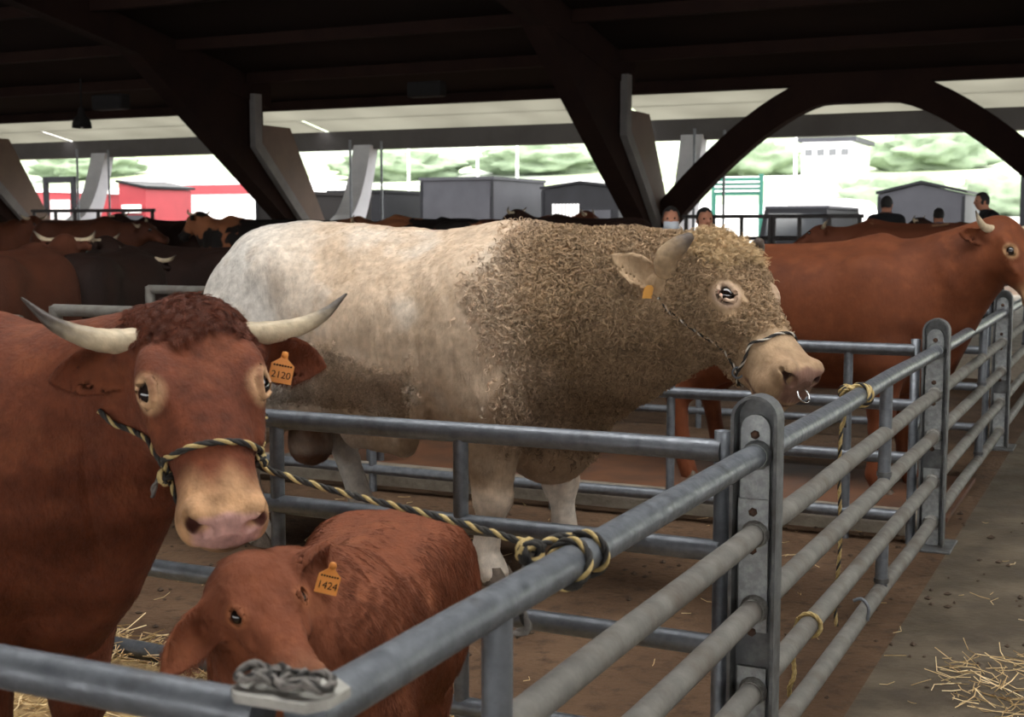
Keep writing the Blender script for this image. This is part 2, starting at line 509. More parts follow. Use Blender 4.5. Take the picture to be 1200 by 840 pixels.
# pickup with a pale canopy, seen from behind the rails
p = place(930, 8); w = (place(972, 8) - place(888, 8)).length
root = empty('pickup_truck', p); tag(root, 'dark pickup truck with pale grey canopy behind the yard rails', 'truck')
h = hgt(240, p)
MB().prism([(-w / 2, .4), (w / 2, .4), (w / 2, h * .62), (w * .43, h * .95), (-w * .43, h * .95), (-w / 2, h * .62)], 4.2, p + A * 2.1, OUTX, Z).build('body', M['grey_dark_sheet'], root)
MB().box(p + A * 2.1 + Z * (h * .97), (w * .9, 4.0, .1), (OUTX, A, Z), bevel=.04).build('roof', M['grey_sheet'], root)
MB().prism([(-w * .42, h * .64), (w * .42, h * .64), (w * .37, h * .90), (-w * .37, h * .90)], .06, p - A * .01, OUTX, Z).build('rear_window', M['glass'], root)
MB().box(p - A * .05 + Z * (h * .42), (w * .98, .1, h * .16), (OUTX, A, Z), bevel=.03).build('bumper', M['grey_sheet'], root)
for s in (-1, 1):
    MB().box(p - A * .04 + OUTX * s * w * .46 + Z * h * .56, (.1, .06, .22), (OUTX, A, Z)).build('tail_lamp', M['red'], root)
    for yy in (.8, 3.4):
        MB().lathe([(.0, -.1), (.32, -.1), (.36, -.06), (.36, .06), (.32, .1), (0, .1)], p + A * yy + OUTX * s * (w / 2 - .06) + Z * .36, 18, OUTX).build('wheel', M['rubber'], root)

# white van with rounded roof just above and behind the pickup
p = place(958, 16); w = (place(1000, 16) - place(918, 16)).length; h = hgt(233, p)
root = empty('white_van', p); tag(root, 'white van with rounded roof behind the dark pickup', 'van', 'trailers and vans parked in the yard')
poly = [(-w / 2, .4), (w / 2, .4), (w / 2, h * .8), (w * .46, h * .93), (w * .36, h), (-w * .36, h), (-w * .46, h * .93), (-w / 2, h * .8)]
MB().prism(poly, 4, p + A * 2, OUTX, Z).build('body', M['white'], root)
MB().box(p - A * .02 + Z * h * .72, (w * .8, .06, h * .2), (OUTX, A, Z)).build('window', M['glass'], root)
MB().box(p - A * .04 + Z * .45, (w, .1, .2), (OUTX, A, Z)).build('bumper', M['grey_dark_sheet'], root)

# ---- white shed with the red fascia on the left, red kiosk
def shed(px0, px1, ytop, d, label, red0, red1, name='low_building', wall=None, roofm=None):
    p = place((px0 + px1) / 2, d); w = (place(px1, d) - place(px0, d)).length; h = hgt(ytop, p)
    root = empty(name, p); tag(root, label, 'building', 'buildings across the yard')
    MB().box(p + A * 4 + Z * h / 2, (w, 8, h), (OUTX, A, Z)).build('wall', wall or M['white'], root)
    MB().box(p + A * 4 + Z * (h + .06), (w + .3, 8.3, .12), (OUTX, A, Z)).build('roof', roofm or M['white'], root)
    z0, z1 = hgt(red1, p), hgt(red0, p)
    MB().box(p - A * .06 + Z * (z0 + z1) / 2, (w * .99, .12, z1 - z0), (OUTX, A, Z)).build('fascia', M['red'], root)
    for i in range(4):
        MB().box(p - A * .03 + OUTX * w * (-.36 + .24 * i) + Z * h * .25, (w * .14, .06, h * .42), (OUTX, A, Z)).build('shutter', M['grey_sheet'] if i % 2 else M['white'], root)
    return root
shed(150, 306, 212, 26, 'long white building with a red fascia band', 217, 228)
shed(-60, 60, 226, 22, 'pink-red and white low building behind the leftmost column', 236, 246, wall=M['red'])
p = place(158, 9); w = (place(174, 9) - place(143, 9)).length; h = hgt(214, p)
root = empty('kiosk', p); tag(root, 'small red kiosk with grey side beside the white curved bracket', 'kiosk')
MB().prism([(-w / 2, 0), (w / 2, 0), (w / 2, h * .93), (-w / 2, h)], 2.4, p + A * 1.2, OUTX, Z).build('wall', M['red'], root)
MB().box(p - A * .02 + Z * h * .4, (w * .8, .06, h * .5), (OUTX, A, Z)).build('shutter', M['grey_sheet'], root)
MB().box(p - A * .05 + Z * h * .72, (w * .7, .06, h * .09), (OUTX, A, Z)).build('sign_board', M['white'], root)
MB().prism([(-w / 2 - .05, h + .02), (w / 2 + .1, h * .93 + .02), (w / 2 + .1, h * .93 + .1), (-w / 2 - .05, h + .1)], 2.6, p + A * 1.2, OUTX, Z).build('roof', M['grey_dark_sheet'], root)
# dark gate frame with white notice at far left
p = place(74, 7); w = (place(90, 7) - place(58, 7)).length; h = hgt(207, p)
root = empty('notice_stand', p); tag(root, 'dark framed notice stand behind the leftmost column', 'sign')
for s in (-1, 1):
    MB().box(p + OUTX * s * w / 2 + Z * h / 2, (.14, .14, h), (OUTX, A, Z)).build('post', M['grey_dark_sheet'], root)
MB().box(p + Z * (h - .1), (w + .14, .12, .2), (OUTX, A, Z)).build('top_bar', M['grey_dark_sheet'], root)
MB().box(p + Z * (h * .62), (w * .7, .05, h * .3), (OUTX, A, Z)).build('board', M['white'], root)

# ---- green mesh banner right of the V column
p = place(862, 12); w = (place(889, 12) - place(834, 12)).length; h = hgt(208, p); z0 = hgt(229, p)
root = empty('green_banner', p); tag(root, 'green mesh banner on two posts beside the forked column', 'banner')
MB().box(p + Z * (h + z0) / 2, (w, .05, h - z0), (OUTX, A, Z)).build('mesh_sheet', M['green'], root)
for s in (-1, 1):
    MB().tube([p + OUTX * s * w / 2, p + OUTX * s * w / 2 + Z * (h + .1)], .07, 8).build('post', M['green'], root)
for t in (.25, .5, .75):
    MB().box(p - A * .04 + Z * (z0 + (h - z0) * t), (w, .03, .05), (OUTX, A, Z)).build('wire_band', M['white'], root)

# ---- white house on the hillside
p = place(965, 92); w = (place(995, 92) - place(937, 92)).length; h = hgt(166, p)
root = empty('white_house', p); tag(root, 'white flat house with dark window band high on the hillside', 'house', 'buildings across the yard')
MB().box(p + A * 4 + Z * h / 2, (w, 8, h), (OUTX, A, Z)).build('wall', M['white'], root)
MB().box(p + A * 4 + Z * (h + .2), (w + .8, 8.8, .4), (OUTX, A, Z)).build('roof', M['grey_sheet'], root)
for i in range(4):
    MB().box(p - A * .05 + OUTX * w * (-.36 + .24 * i) + Z * h * .72, (w * .15, .1, h * .18), (OUTX, A, Z)).build('window', M['glass'], root)
# earth bank on the far right of the hillside
# street lamps
for (px, d, top) in ((929, 40, 158), (606, 55, 162), (480, 60, 160), (560, 55, 165)):
    p = place(px, d); h = hgt(top, p)
    root = empty('street_lamp', p)
    tag(root, {929: 'pale street lamp in front of the white house', 606: 'pale street lamp pole between trailers, right one of the close pair', 480: 'pale street lamp pole above the pale grey box trailer', 560: 'pale street lamp pole, left one of the close pair'}[px], 'street lamp', 'street lamps along the road')
    MB().tube([p, p + Z * h], [.12, .07], 8).build('pole', M['white'], root)
    MB().tube([p + Z * h, p + Z * (h + .15) + OUTX * .9], .06, 8).build('arm', M['white'], root)
    MB().box(p + Z * (h + .15) + OUTX * 1.1, (.6, .25, .14), (OUTX, A, Z), bevel=.04).build('lamp_head', M['white'], root)

# ---- bushes on the slope
def bush(px, d, rx, rz, label):
    p = place(px, d)
    bm = bmesh.new()
    bmesh.ops.create_icosphere(bm, subdivisions=4, radius=1)
    sd = random.random() * 50
    for v in bm.verts:
        n_ = v.co.normalized()
        k = 1 + .35 * noise.fractal(n_ * 2.2 + Vector((sd, 0, 0)), .8, 2.0, 5) + .10 * noise.noise(n_ * 9 + Vector((sd, 3, 0)))
        v.co = Vector((n_.x * rx * k, n_.y * rx * .7 * k, n_.z * rz * k + rz * .6))
    me = bpy.data.meshes.new('bush'); bm.to_mesh(me); bm.free()
    me.materials.append(M['bush'])
    for f in me.polygons: f.use_smooth = True
    o = bpy.data.objects.new('bush', me); COL.objects.link(o); o.location = p
    tag(o, label, 'bush', 'bushes on the hillside')
bush(1085, 118, 6, 2.6, 'wide green bush on the slope right of the white house')
bush(880, 112, 5.5, 2.2, 'low green bush on the slope left of the white house')
bush(1040, 60, 3.4, 1.5, 'low hedge clump below the road behind the white van')
bush(1170, 60, 3.4, 1.5, 'low hedge clump below the road behind the gabled trailer')
bush(470, 120, 8, 2.2, 'wide bush on the slope above the pale box trailer')
bush(640, 124, 8, 2.2, 'wide bush on the slope above the dark slotted trailer')
bush(105, 128, 8, 2.4, 'bush on the slope behind the leftmost white bracket')
# ================================================================== pen fences
R_RAIL = .031

def channel_post(P, h, label, dusty=False):
    root = empty('fence_post', P); tag(root, label, 'fence post', 'channel posts along the alley')
    w, dep, t = .064, .062, .009
    X, Y = -C, -A           # X to the right across, Y towards the camera
    def outline(w_, top):
        pts = [(-w_, 0)]
        for k in range(13):
            a = math.pi - math.pi * k / 12
            pts.append((w_ * math.cos(a), top - w_ + w_ * math.sin(a)))
        pts.append((w_, 0))
        return pts
    out = outline(w, h); inn = outline(w - t, h - t)
    n = len(out)
    fl = MB()
    y0, y1 = -.012, dep
    vs = []
    for (pts, yy) in ((out, y0), (out, y1), (inn, y1), (inn, y0)):
        vs += [P + X * p[0] + Z * p[1] + Y * yy for p in pts]
    fs = []
    for i in range(n - 1):
        for s in range(4):
            s2 = (s + 1) % 4
            fs.append((s * n + i, s * n + i + 1, s2 * n + i + 1, s2 * n + i))
    fs += [(0, n, 2 * n, 3 * n), (n - 1, 2 * n - 1, 3 * n - 1, 4 * n - 1)]
    fl.add(vs, fs)
    fl.build('flange', M['galv_dark'], root)
    wb = MB().prism(outline(w - t * .5, h - t * .5), .012, P - Y * .002, X, Z)
    wb.build('web', M['galv_dark'], root)
    # bolted plates inside the channel
    def plate(zc, hh, w_, yy, round_top=True):
        pts = [(-w_, zc - hh)]
        if round_top:
            for k in range(9):
                a = math.pi - math.pi * k / 8
                pts.append((w_ * math.cos(a), zc + hh - w_ + w_ * math.sin(a)))
        else:
            pts += [(-w_, zc + hh), (w_, zc + hh)]
        pts.append((w_, zc - hh))
        return MB().prism(pts, .010, P + Y * yy - X * .006, X, Z).build('plate', M['galv_plate'], root)
    plate(.80, .30, .040, .016)
    plate(.785, .085, .042, .026, False)
    plate(.20, .20, .040, .016, False)
    for z in (1.045, .835, .73, .50, .30):
        MB().lathe([(0, .010), (.010, .010), (.0125, .006), (.0125, 0)], P + Y * (.030 if .7 < z < .9 else .021) - X * .006 + Z * z, 6, Y).build('bolt', M['bolt'], root)
    # foot plate
    MB().box(P + Z * .006, (.22, .30, .012), (X, Y, Z), bevel=.003).build('foot_plate', M['galv_dark'], root)
    # weld collars where the rails meet
    return root

def end_tube(P, h, label):
    root = empty('gate_tube', P); tag(root, label, 'tube', 'upright tubes beside the channel posts')
    seg = 16; ro, ri = .024, .019
    m_ = MB().lathe([(ro, 0), (ro, h), (ri, h), (ri, h - .12)], P, seg)
    m_.build('tube_wall', M['galv'], root)
    MB().lathe([(0, 0), (ri, 0)], P + Z * (h - .10), seg).build('tube_shade_disc', M['hole'], root)  # black disc stands for the shade inside the open tube
    return root

def wob(p0, p1, n=9, amp=.003, seed=0):
    pts = []
    for i in range(n):
        t = i / (n - 1)
        p = p0.lerp(p1, t)
        e = min(1, 6 * t, 6 * (1 - t))
        p = p + Z * amp * e * noise.noise(Vector((t * 3 + seed, seed * 1.7, 0))) + C * amp * e * noise.noise(Vector((t * 3, seed + 9.3, 2)))
        pts.append(p)
    return pts

def alley_panel(Pa, Pb, label, stays, dusty, first=0.03, last=-.012, top_mat=None, short=()):
    d = (Pb - Pa).normalized()
    root = empty('alley_barrier', Pa.lerp(Pb, .5)); tag(root, label, 'barrier', 'tube panels along the alley')
    for i, z in enumerate(RAILS):
        a = Pa + d * first + Z * z; b_ = Pb + d * last + Z * z
        m_ = M['galv_dusty'] if (dusty and i > 0) else (top_mat or M['galv'])
        r = R_RAIL * (1.06 if i == 0 else 1.0)
        MB().tube(wob(a, b_, 11, .006, seed=i * 3.1 + Pa.y), r, 14).build('rail', m_, root)
        # welded collar at the far end
        MB().tube([b_ - d * .030, b_ - d * .012, b_ - d * .002], [r + .002, r + .007, r + .009], 14).build('weld_collar', M['weld'] if i else M['galv_plate'], root)
    for (t, i0, i1) in stays:
        p = Pa.lerp(Pb, t)
        z0 = RAILS[i0] - .0; z1 = RAILS[i1] if i1 < len(RAILS) else 0.02
        MB().tube([p + Z * z0 , p + Z * z1], .026, 12, up=C).build('stay', M['galv'], root)
        MB().tube([p + Z * (z1 + .034), p + Z * (z1 + .052)], .031, 12, up=C).build('stay_saddle', M['galv_dark'], root)
    for (t, z) in short:
        p = Pa.lerp(Pb, t) + Z * z
        MB().tube(catmull([p - C * .034 - Z * .03, p - C * .036 + Z * .02, p - C * .01 + Z * .05, p + C * .02 + Z * .04], 4), .007, 8).build('hook', M['galv'], root)
    return root

channel_post(P1, 1.155, 'nearest round-topped channel post with bolted plate')
channel_post(P2, 1.155, 'second channel post, by the loop of yellow rope')
channel_post(P3, 1.155, 'third channel post, at the red cow standing on the right')
end_tube(P1 + C * .105 + A * .01, 1.045, 'open-topped tube upright beside the nearest channel post')
end_tube(P2 + C * .105 + A * .01, 1.045, 'open-topped tube upright beside the second channel post')
end_tube(P3 + C * .105 + A * .01, 1.045, 'open-topped tube upright beside the third channel post')
alley_panel(P0, P1, 'nearest alley panel of five grey tubes, in front of the calf', [(.26, 0, 2)], True, first=.02, last=-.02)
alley_panel(P1, P2, 'middle alley panel with yellow rope tied on its top tube', [(.58, 0, 2), (.58, 3, 4)], True, first=.012, last=-.02, short=((.44, .16),))
alley_panel(P2, P3, 'alley panel in front of the red cow on the right', [(.62, 0, 2), (.6, 3, 4)], True, first=.012, last=-.02)
alley_panel(P3, P4, 'far alley panel cut off by the right edge', [(.6, 0, 2)], True, first=.012, last=-.02)

def cross_fence(P, ln, label, stays, z0=0, mats=None, rails=CROSS, r=R_RAIL, group='tube fences across the pens'):
    root = empty('cross_fence', P + C * ln / 2); tag(root, label, 'fence', group)
    for i, z in enumerate(rails):
        MB().tube(wob(P + C * .02 + Z * z, P + C * ln + Z * z, 13, .008, seed=i * 2.3 + P.x), r, 14).build('rail', (mats or M['galv']), root)
    for (s, za, zb) in stays:
        MB().tube([P + C * s + Z * za, P + C * s + Z * zb], .0235, 12, up=A).build('upright', (mats or M['galv']), root)
    return root
F1 = P1 + C * .085
cross_fence(F1, 4.6, 'blue-grey tube fence between the horned cow and the cream bull', [(.83, .02, .985), (1.50, .0, .985), (2.9, .0, .985), (4.5, 0, 1.04)])
F2 = P2 + C * .085
cross_fence(F2, 5.2, 'tube fence behind the cream bull, running to the second post', [(.35, 0, .98), (1.3, .0, .98), (2.0, .0, .98), (3.2, 0, .98), (4.4, 0, .98)])
F3 = P3 + C * .085
cross_fence(F3, 6.2, 'farther tube fence behind the red cow on the right', [(.5, 0, .98), (2.2, .0, .98), (4.2, 0, .98)])
# near fence that runs out of the lower left corner
cross_fence(P0 + C * .03, 4.2, 'blurred near tube fence in the lower left corner', [(1.6, 0, .98)], r=.030)
# corner post under the rope
root = empty('corner_post', P0); tag(root, 'near corner post with flat pale cap under coiled rope', 'fence post')
MB().tube([P0, P0 + Z * .985], .034, 14, up=A).build('tube', M['galv'], root)
MB().prism([(-.075, -.03), (-.055, -.05), (.045, -.045), (.062, -.02), (.062, .03), (.03, .052), (-.05, .048), (-.075, .02)], .012, P0 + Z * 1.028, -C, A).build('cap_plate', mat('pale_cap', (.42, .41, .37), .55, .2, var=(.33, .32, .29), vscale=30), root)

# slanting back gate seen under the bull
g0 = PX(288, 548, 8.2); g1 = PX(432, 521, 8.9); g2 = PX(575, 521, 9.4)
root = empty('back_gate', Vector((g0.x, g0.y, 0))); tag(root, 'dull slanting gate rails seen under the bull belly', 'gate')
zt = g0.z
MB().tube([Vector((g0.x - .4, g0.y - .1, .34)), Vector((g1.x, g1.y, .52)), ], .030, 12).build('rail', M['galv_dusty'], root)
MB().tube([Vector((g1.x + .02, g1.y, .52)), Vector((g1.x + .9, g1.y + .15, .60))], .028, 12).build('rail', M['galv_dusty'], root)
MB().tube([Vector((g0.x - .2, g0.y, .10)), Vector((g1.x - .1, g1.y, .13)), Vector((g1.x + .15, g1.y, .20)), Vector((g1.x + .22, g1.y, .28))], .030, 12).build('rail', M['galv_dusty'], root)
for p in (PX(365, 560, 8.5), PX(434, 560, 8.85), PX(446, 560, 8.95)):
    MB().tube([Vector((p.x, p.y, 0)), Vector((p.x, p.y, .56))], .026, 10).build('upright', M['galv'], root)

# kerb and red-brown channel behind the bull
k = MB().box(P2 + C * 6.0 + A * .35 + Z * .03, (12.0, .34, .10), (C, A, Z), bevel=.02)
tag(k.build('floor_kerb', M['kerb']), 'pale concrete kerb behind the bull', kind='structure')
k = MB().box(P2 + C * 6.0 + A * 1.25 + Z * .012, (12.0, 1.3, .03), (C, A, Z))
tag(k.build('floor_strip', M['gutter_boards']), 'red-brown floor strip behind the kerb', kind='structure')

# far rails of the pens at the back of the hall, dark against the daylight
def far_rails(pxa, pxb, Y, zs, label, posts, m_=None, r=.035):
    a = PX(pxa, 267, Y); a.z = 0
    b_ = PX(pxb, 267, Y - (PX(pxb, 267, Y).x - a.x) * math.tan(ANG)); b_.z = 0
    root = empty('yard_rails', a.lerp(b_, .5)); tag(root, label, 'fence', 'dark rails at the back of the hall')
    for z in zs:
        MB().tube([a + Z * z, b_ + Z * z], r, 8).build('rail', m_ or M['gutter'], root)
    for t in posts:
        p = a.lerp(b_, t)
        MB().tube([p, p + Z * (max(zs) + .02)], r * 1.1, 8, up=C).build('post', m_ or M['gutter'], root)
    return root
far_rails(800, 1012, 24, (.7, 1.05, 1.42, 1.80), 'dark tube rails in front of the pickup truck', [.02, .18, .34, .5, .52, .66, .82, .98])
far_rails(38, 182, 28, (.8, 1.2, 1.6, 1.95), 'dark tube rails below the leftmost white bracket', [.02, .2, .36, .55, .75, .98])
far_rails(478, 560, 27, (.9, 1.3, 1.72), 'dark tube rails below the pale box trailer', [.02, .35, .68, .98])
# thin hall rails between the cattle on the left
far_rails(172, 262, 9.6, (.82, 1.16), 'grey rail between the dark cattle and the bull rump', [.02, .97], M['galv_dusty'], .032)
far_rails(60, 170, 7.0, (.55, .90, 1.17), 'grey rail just behind the curly poll of the horned cow', [.02, .98], M['galv_dusty'], .032)
far_rails(-40, 20, 7.6, (.6, 1.08), 'short grey rail at the left edge behind the cow back', [.9], M['galv_dusty'], .035)

# pendant lamp under the eave and small boxes on the purlin
p = PX(96, 150, 27.5)
root = empty('pendant_lamp', p); tag(root, 'dark bell-shaped pendant lamp under the eave', 'lamp')
MB().lathe([(.045, .42), (.06, .38), (.08, .26), (.15, .20), (.19, .10), (.20, 0), (.185, 0), (.17, .10), (.13, .17), (.0, .2)], p, 20).build('shade', M['black'], root)
MB().tube([p + Z * .4, p + Z * 1.0], .02, 8).build('stem', M['black'], root)
MB().lathe([(0, -.02), (.06, .0), (.08, .06), (.05, .14), (0, .17)], p + Z * .02, 14).build('bulb', M['white'], root)
for (px, py, lab) in ((130, 127, 'dark fitting on the purlin beside the pendant lamp'), (500, 112, 'dark fitting on the purlin above the pale box trailer')):
    q = PX(px, py, 26.6)
    MBx = MB().box(q + Z * .12, (.75, .28, .30), (-C, A, Z), bevel=.03)
    o = MBx.build('ceiling_fitting', M['black']); tag(o, lab, 'fitting', 'fittings on the eave purlin')
# ================================================================== smooth bodies from blended distance fields
F32 = np.float32
def V3(*a): return np.array(a, dtype=F32)

class Field:
    """sequence of blended primitives; value < 0 inside"""
    def __init__(self): self.prims = []; self.tf = None
    def frame(self, o=None, R=None, s=1.0):
        """following primitives are given in a frame (origin o, columns of R = axes, unit s)"""
        self.tf = None if o is None else (np.array(o, F32), np.array(R, F32), float(s))
        return self
    def _add(self, fn, c, rad, k, op='u'):
        tf = self.tf
        if tf is not None:
            o, R, s = tf
            c = o + R @ (np.array(c, F32) * s); rad = rad * s; k = k * s
            g = lambda p, fn=fn, o=o, R=R, s=s: fn(((p - o) @ R) / s) * s
        else:
            g = fn; c = np.array(c, F32)
        self.prims.append((g, c.astype(F32), float(rad), float(k), op))
        return self
    def ell(self, c, r, k=.05, op='u', rot=None):
        c = np.array(c, F32); r = np.array(r, F32)
        Rm = None if rot is None else np.array(rot, F32)
        def fn(p):
            q = p - c
            if Rm is not None: q = q @ Rm
            k0 = np.sqrt(((q / r) ** 2).sum(-1)); k1 = np.sqrt(((q / (r * r)) ** 2).sum(-1)) + 1e-9
            return k0 * (k0 - 1) / k1
        return self._add(fn, c, float(r.max()), k, op)
    def limb(self, pts, rads, k=.05, op='u', ax=None, q=1.0):
        """chain of tapered capsules; ax/q: squeeze across the axis ax (q < 1 = thinner)"""
        pts = np.array(pts, F32); rads = np.array(rads, F32)
        axv = None if ax is None else np.array(ax, F32) / np.linalg.norm(ax)
        def fn(p):
            d = None
            for i in range(len(pts) - 1):
                a, b = pts[i], pts[i + 1]
                pa = p - a; ba = b - a
                if axv is not None:
                    pa = pa + (pa @ axv)[:, None] * axv * (1 / q - 1)
                    ba = ba + (ba @ axv) * axv * (1 / q - 1)
                h = np.clip((pa @ ba) / max(float(ba @ ba), 1e-9), 0, 1)
                di = np.sqrt(((pa - h[:, None] * ba) ** 2).sum(-1)) - (rads[i] + (rads[i + 1] - rads[i]) * h)
                d = di if d is None else np.minimum(d, di)
            return d * (min(1.0, q) if axv is not None else 1.0)
        c = pts.mean(0); rad = float(np.sqrt(((pts - c) ** 2).sum(-1)).max() + rads.max())
        return self._add(fn, c, rad, k, op)
    def loft(self, st, k=.05, n=2.3, op='u'):
        """st rows: x, top z, bottom z, half width (optional: z of widest point as fraction)"""
        st = np.array(st, F32)
        xs = st[:, 0]
        # smooth interpolation
        fine = np.linspace(xs[0], xs[-1], 160)
        def sm(col):
            y = np.interp(fine, xs, st[:, col])
            ker = np.ones(9) / 9
            yp = np.pad(y, 4, mode='edge')
            z = np.convolve(yp, ker, 'valid'); z[0] = y[0]; z[-1] = y[-1]
            return z
        T, Bm, W = sm(1), sm(2), sm(3)
        WZ = sm(4) if st.shape[1] > 4 else np.full(160, .5)
        x0, x1 = float(xs[0]), float(xs[-1])
        def fn(p):
            x = np.clip(p[:, 0], x0, x1)
            t = np.interp(x, fine, T); b = np.interp(x, fine, Bm); w = np.maximum(np.interp(x, fine, W), .012); wz = np.interp(x, fine, WZ)
            zc = b + (t - b) * wz
            h = np.where(p[:, 2] > zc, t - zc, zc - b); h = np.maximum(h, .012)
            kk = (np.abs(p[:, 1] / w) ** n + np.abs((p[:, 2] - zc) / h) ** n) ** (1 / n)
            d = (kk - 1) * np.minimum(w, h)
            dx = np.abs(p[:, 0] - x)
            return np.where(dx > 0, np.sqrt(np.maximum(d, 0) ** 2 + dx ** 2) + np.minimum(d, 0) * 0, d).astype(F32)
        c = V3((x0 + x1) / 2, 0, float((T.max() + Bm.min()) / 2))
        rad = math.sqrt(((x1 - x0) / 2) ** 2 + float(W.max()) ** 2 + float((T.max() - Bm.min()) / 2) ** 2)
        return self._add(fn, c, rad, k, op)
    def ear(self, o, R, ln, wid, th, cup, k=.01):
        """leaf-shaped ear: R columns = along, across, out of the inner side"""
        o = np.array(o, F32); R = np.array(R, F32)
        us = np.array([-.15, 0, .12, .3, .5, .7, .85, .95, 1.02]); ws = np.array([.30, .42, .62, .92, 1.0, .86, .58, .30, .05])
        def fn(p):
            q = (p - o) @ R
            u = np.clip(q[:, 0] / ln, -.15, 1.02)
            w = np.interp(u, us, ws) * wid
            base = cup * (1 - np.clip(u, 0, 1) * .45)
            w0 = base * (q[:, 1] ** 2) / wid - base * wid * .6
            # tube-like root
            dv = np.abs(q[:, 1]) - w + th; dw = np.abs(q[:, 2] - w0) - th * .25
            du = np.maximum(np.maximum(q[:, 0] - ln, -.15 * ln - q[:, 0]), 0)
            return np.sqrt(np.maximum(dv, 0) ** 2 + np.maximum(dw, 0) ** 2 + du ** 2) + np.minimum(np.maximum(dv, dw), 0) - th * .75
        c = o + R @ np.array([ln / 2, 0, 0], F32)
        return self._add(fn, c, ln * .75 + wid, k)
    def __call__(self, p, margin=.10):
        p = p.astype(F32)
        d = np.full(len(p), 1.0, F32)
        for g, c, rad, k, op in self.prims:
            m = ((p - c) ** 2).sum(-1) < (rad + max(margin, k * 1.2)) ** 2
            idx = np.nonzero(m)[0]
            if len(idx) == 0: continue
            e = g(p[idx]).astype(F32); a = d[idx]
            if op == 'u':
                h = np.maximum(k - np.abs(a - e), 0) / k
                d[idx] = np.minimum(a, e) - h * h * k * .25
            else:
                e = -e
                h = np.maximum(k - np.abs(a - e), 0) / k
                d[idx] = np.maximum(a, e) + h * h * k * .25
        return d
    def grad(self, p, e=.002):
        K = np.array([[1, -1, -1], [-1, -1, 1], [-1, 1, -1], [1, 1, 1]], F32)
        g = np.zeros_like(p)
        for k in K: g += k * self(p + k * e)[:, None]
        return g / (4 * e)
    def project(self, p, it=2):
        for _ in range(it):
            d = self(p); g = self.grad(p)
            step = d[:, None] * g / np.maximum((g * g).sum(-1), .05)[:, None]
            ln = np.sqrt((step ** 2).sum(-1)); s = np.minimum(1, .02 / np.maximum(ln, 1e-9))
            p = p - step * s[:, None]
        return p

def surface_nets(field, lo, hi, h):
    lo = np.array(lo, F32); nx, ny, nz = [int(math.ceil((hi[i] - lo[i]) / h)) + 1 for i in range(3)]
    Vv = np.empty((nx, ny, nz), F32)
    ys = lo[1] + h * np.arange(ny); zs = lo[2] + h * np.arange(nz)
    Yg, Zg = np.meshgrid(ys, zs, indexing='ij')
    step = max(1, int(400000 / (ny * nz)))
    for i0 in range(0, nx, step):
        i1 = min(nx, i0 + step)
        xs = lo[0] + h * np.arange(i0, i1)
        P = np.empty((i1 - i0, ny, nz, 3), F32)
        P[..., 0] = xs[:, None, None]; P[..., 1] = Yg; P[..., 2] = Zg
        Vv[i0:i1] = field(P.reshape(-1, 3)).reshape(i1 - i0, ny, nz)
    s = Vv < 0
    cnt = np.zeros((nx - 1, ny - 1, nz - 1), np.int8)
    for dx in (0, 1):
        for dy in (0, 1):
            for dz in (0, 1):
                cnt += s[dx:nx - 1 + dx, dy:ny - 1 + dy, dz:nz - 1 + dz]
    act = (cnt > 0) & (cnt < 8)
    I = np.argwhere(act)
    idm = np.full(act.shape, -1, np.int64); idm[act] = np.arange(len(I))
    acc = np.zeros((len(I), 3)); num = np.zeros(len(I))
    corners = [(0, 0, 0), (1, 0, 0), (0, 1, 0), (1, 1, 0), (0, 0, 1), (1, 0, 1), (0, 1, 1), (1, 1, 1)]
    for a in range(8):
        for ax in range(3):
            ca = corners[a]
            if ca[ax]: continue
            cb = list(ca); cb[ax] = 1
            va = Vv[I[:, 0] + ca[0], I[:, 1] + ca[1], I[:, 2] + ca[2]]; vb = Vv[I[:, 0] + cb[0], I[:, 1] + cb[1], I[:, 2] + cb[2]]
            m = (va < 0) != (vb < 0)
            t = np.where(m, va / np.where(m, va - vb, 1), 0)
            pos = np.array(ca, float)[None] + 0 * acc
            pos[:, ax] += t
            acc[m] += pos[m]; num[m] += 1
    verts = lo + h * (I + acc / num[:, None])
    faces = []
    for ax in range(3):
        o1, o2 = [(1, 2), (2, 0), (0, 1)][ax]
        sl_a = [slice(None)] * 3; sl_b = [slice(None)] * 3
        sl_a[ax] = slice(0, -1); sl_b[ax] = slice(1, None)
        sa = s[tuple(sl_a)]; sb = s[tuple(sl_b)]
        E = np.argwhere(sa != sb)
        ok = (E[:, o1] > 0) & (E[:, o2] > 0) & (E[:, o1] < act.shape[o1]) & (E[:, o2] < act.shape[o2])
        E = E[ok]
        inside = sa[E[:, 0], E[:, 1], E[:, 2]]
        q = []
        for (u, w) in ((0, 0), (-1, 0), (-1, -1), (0, -1)):
            c = E.copy(); c[:, o1] += u; c[:, o2] += w
            q.append(idm[c[:, 0], c[:, 1], c[:, 2]])
        Q = np.stack(q, 1)
        Q[~inside] = Q[~inside][:, ::-1]
        faces.append(Q)
    Fq = np.concatenate(faces)
    return verts.astype(F32), Fq

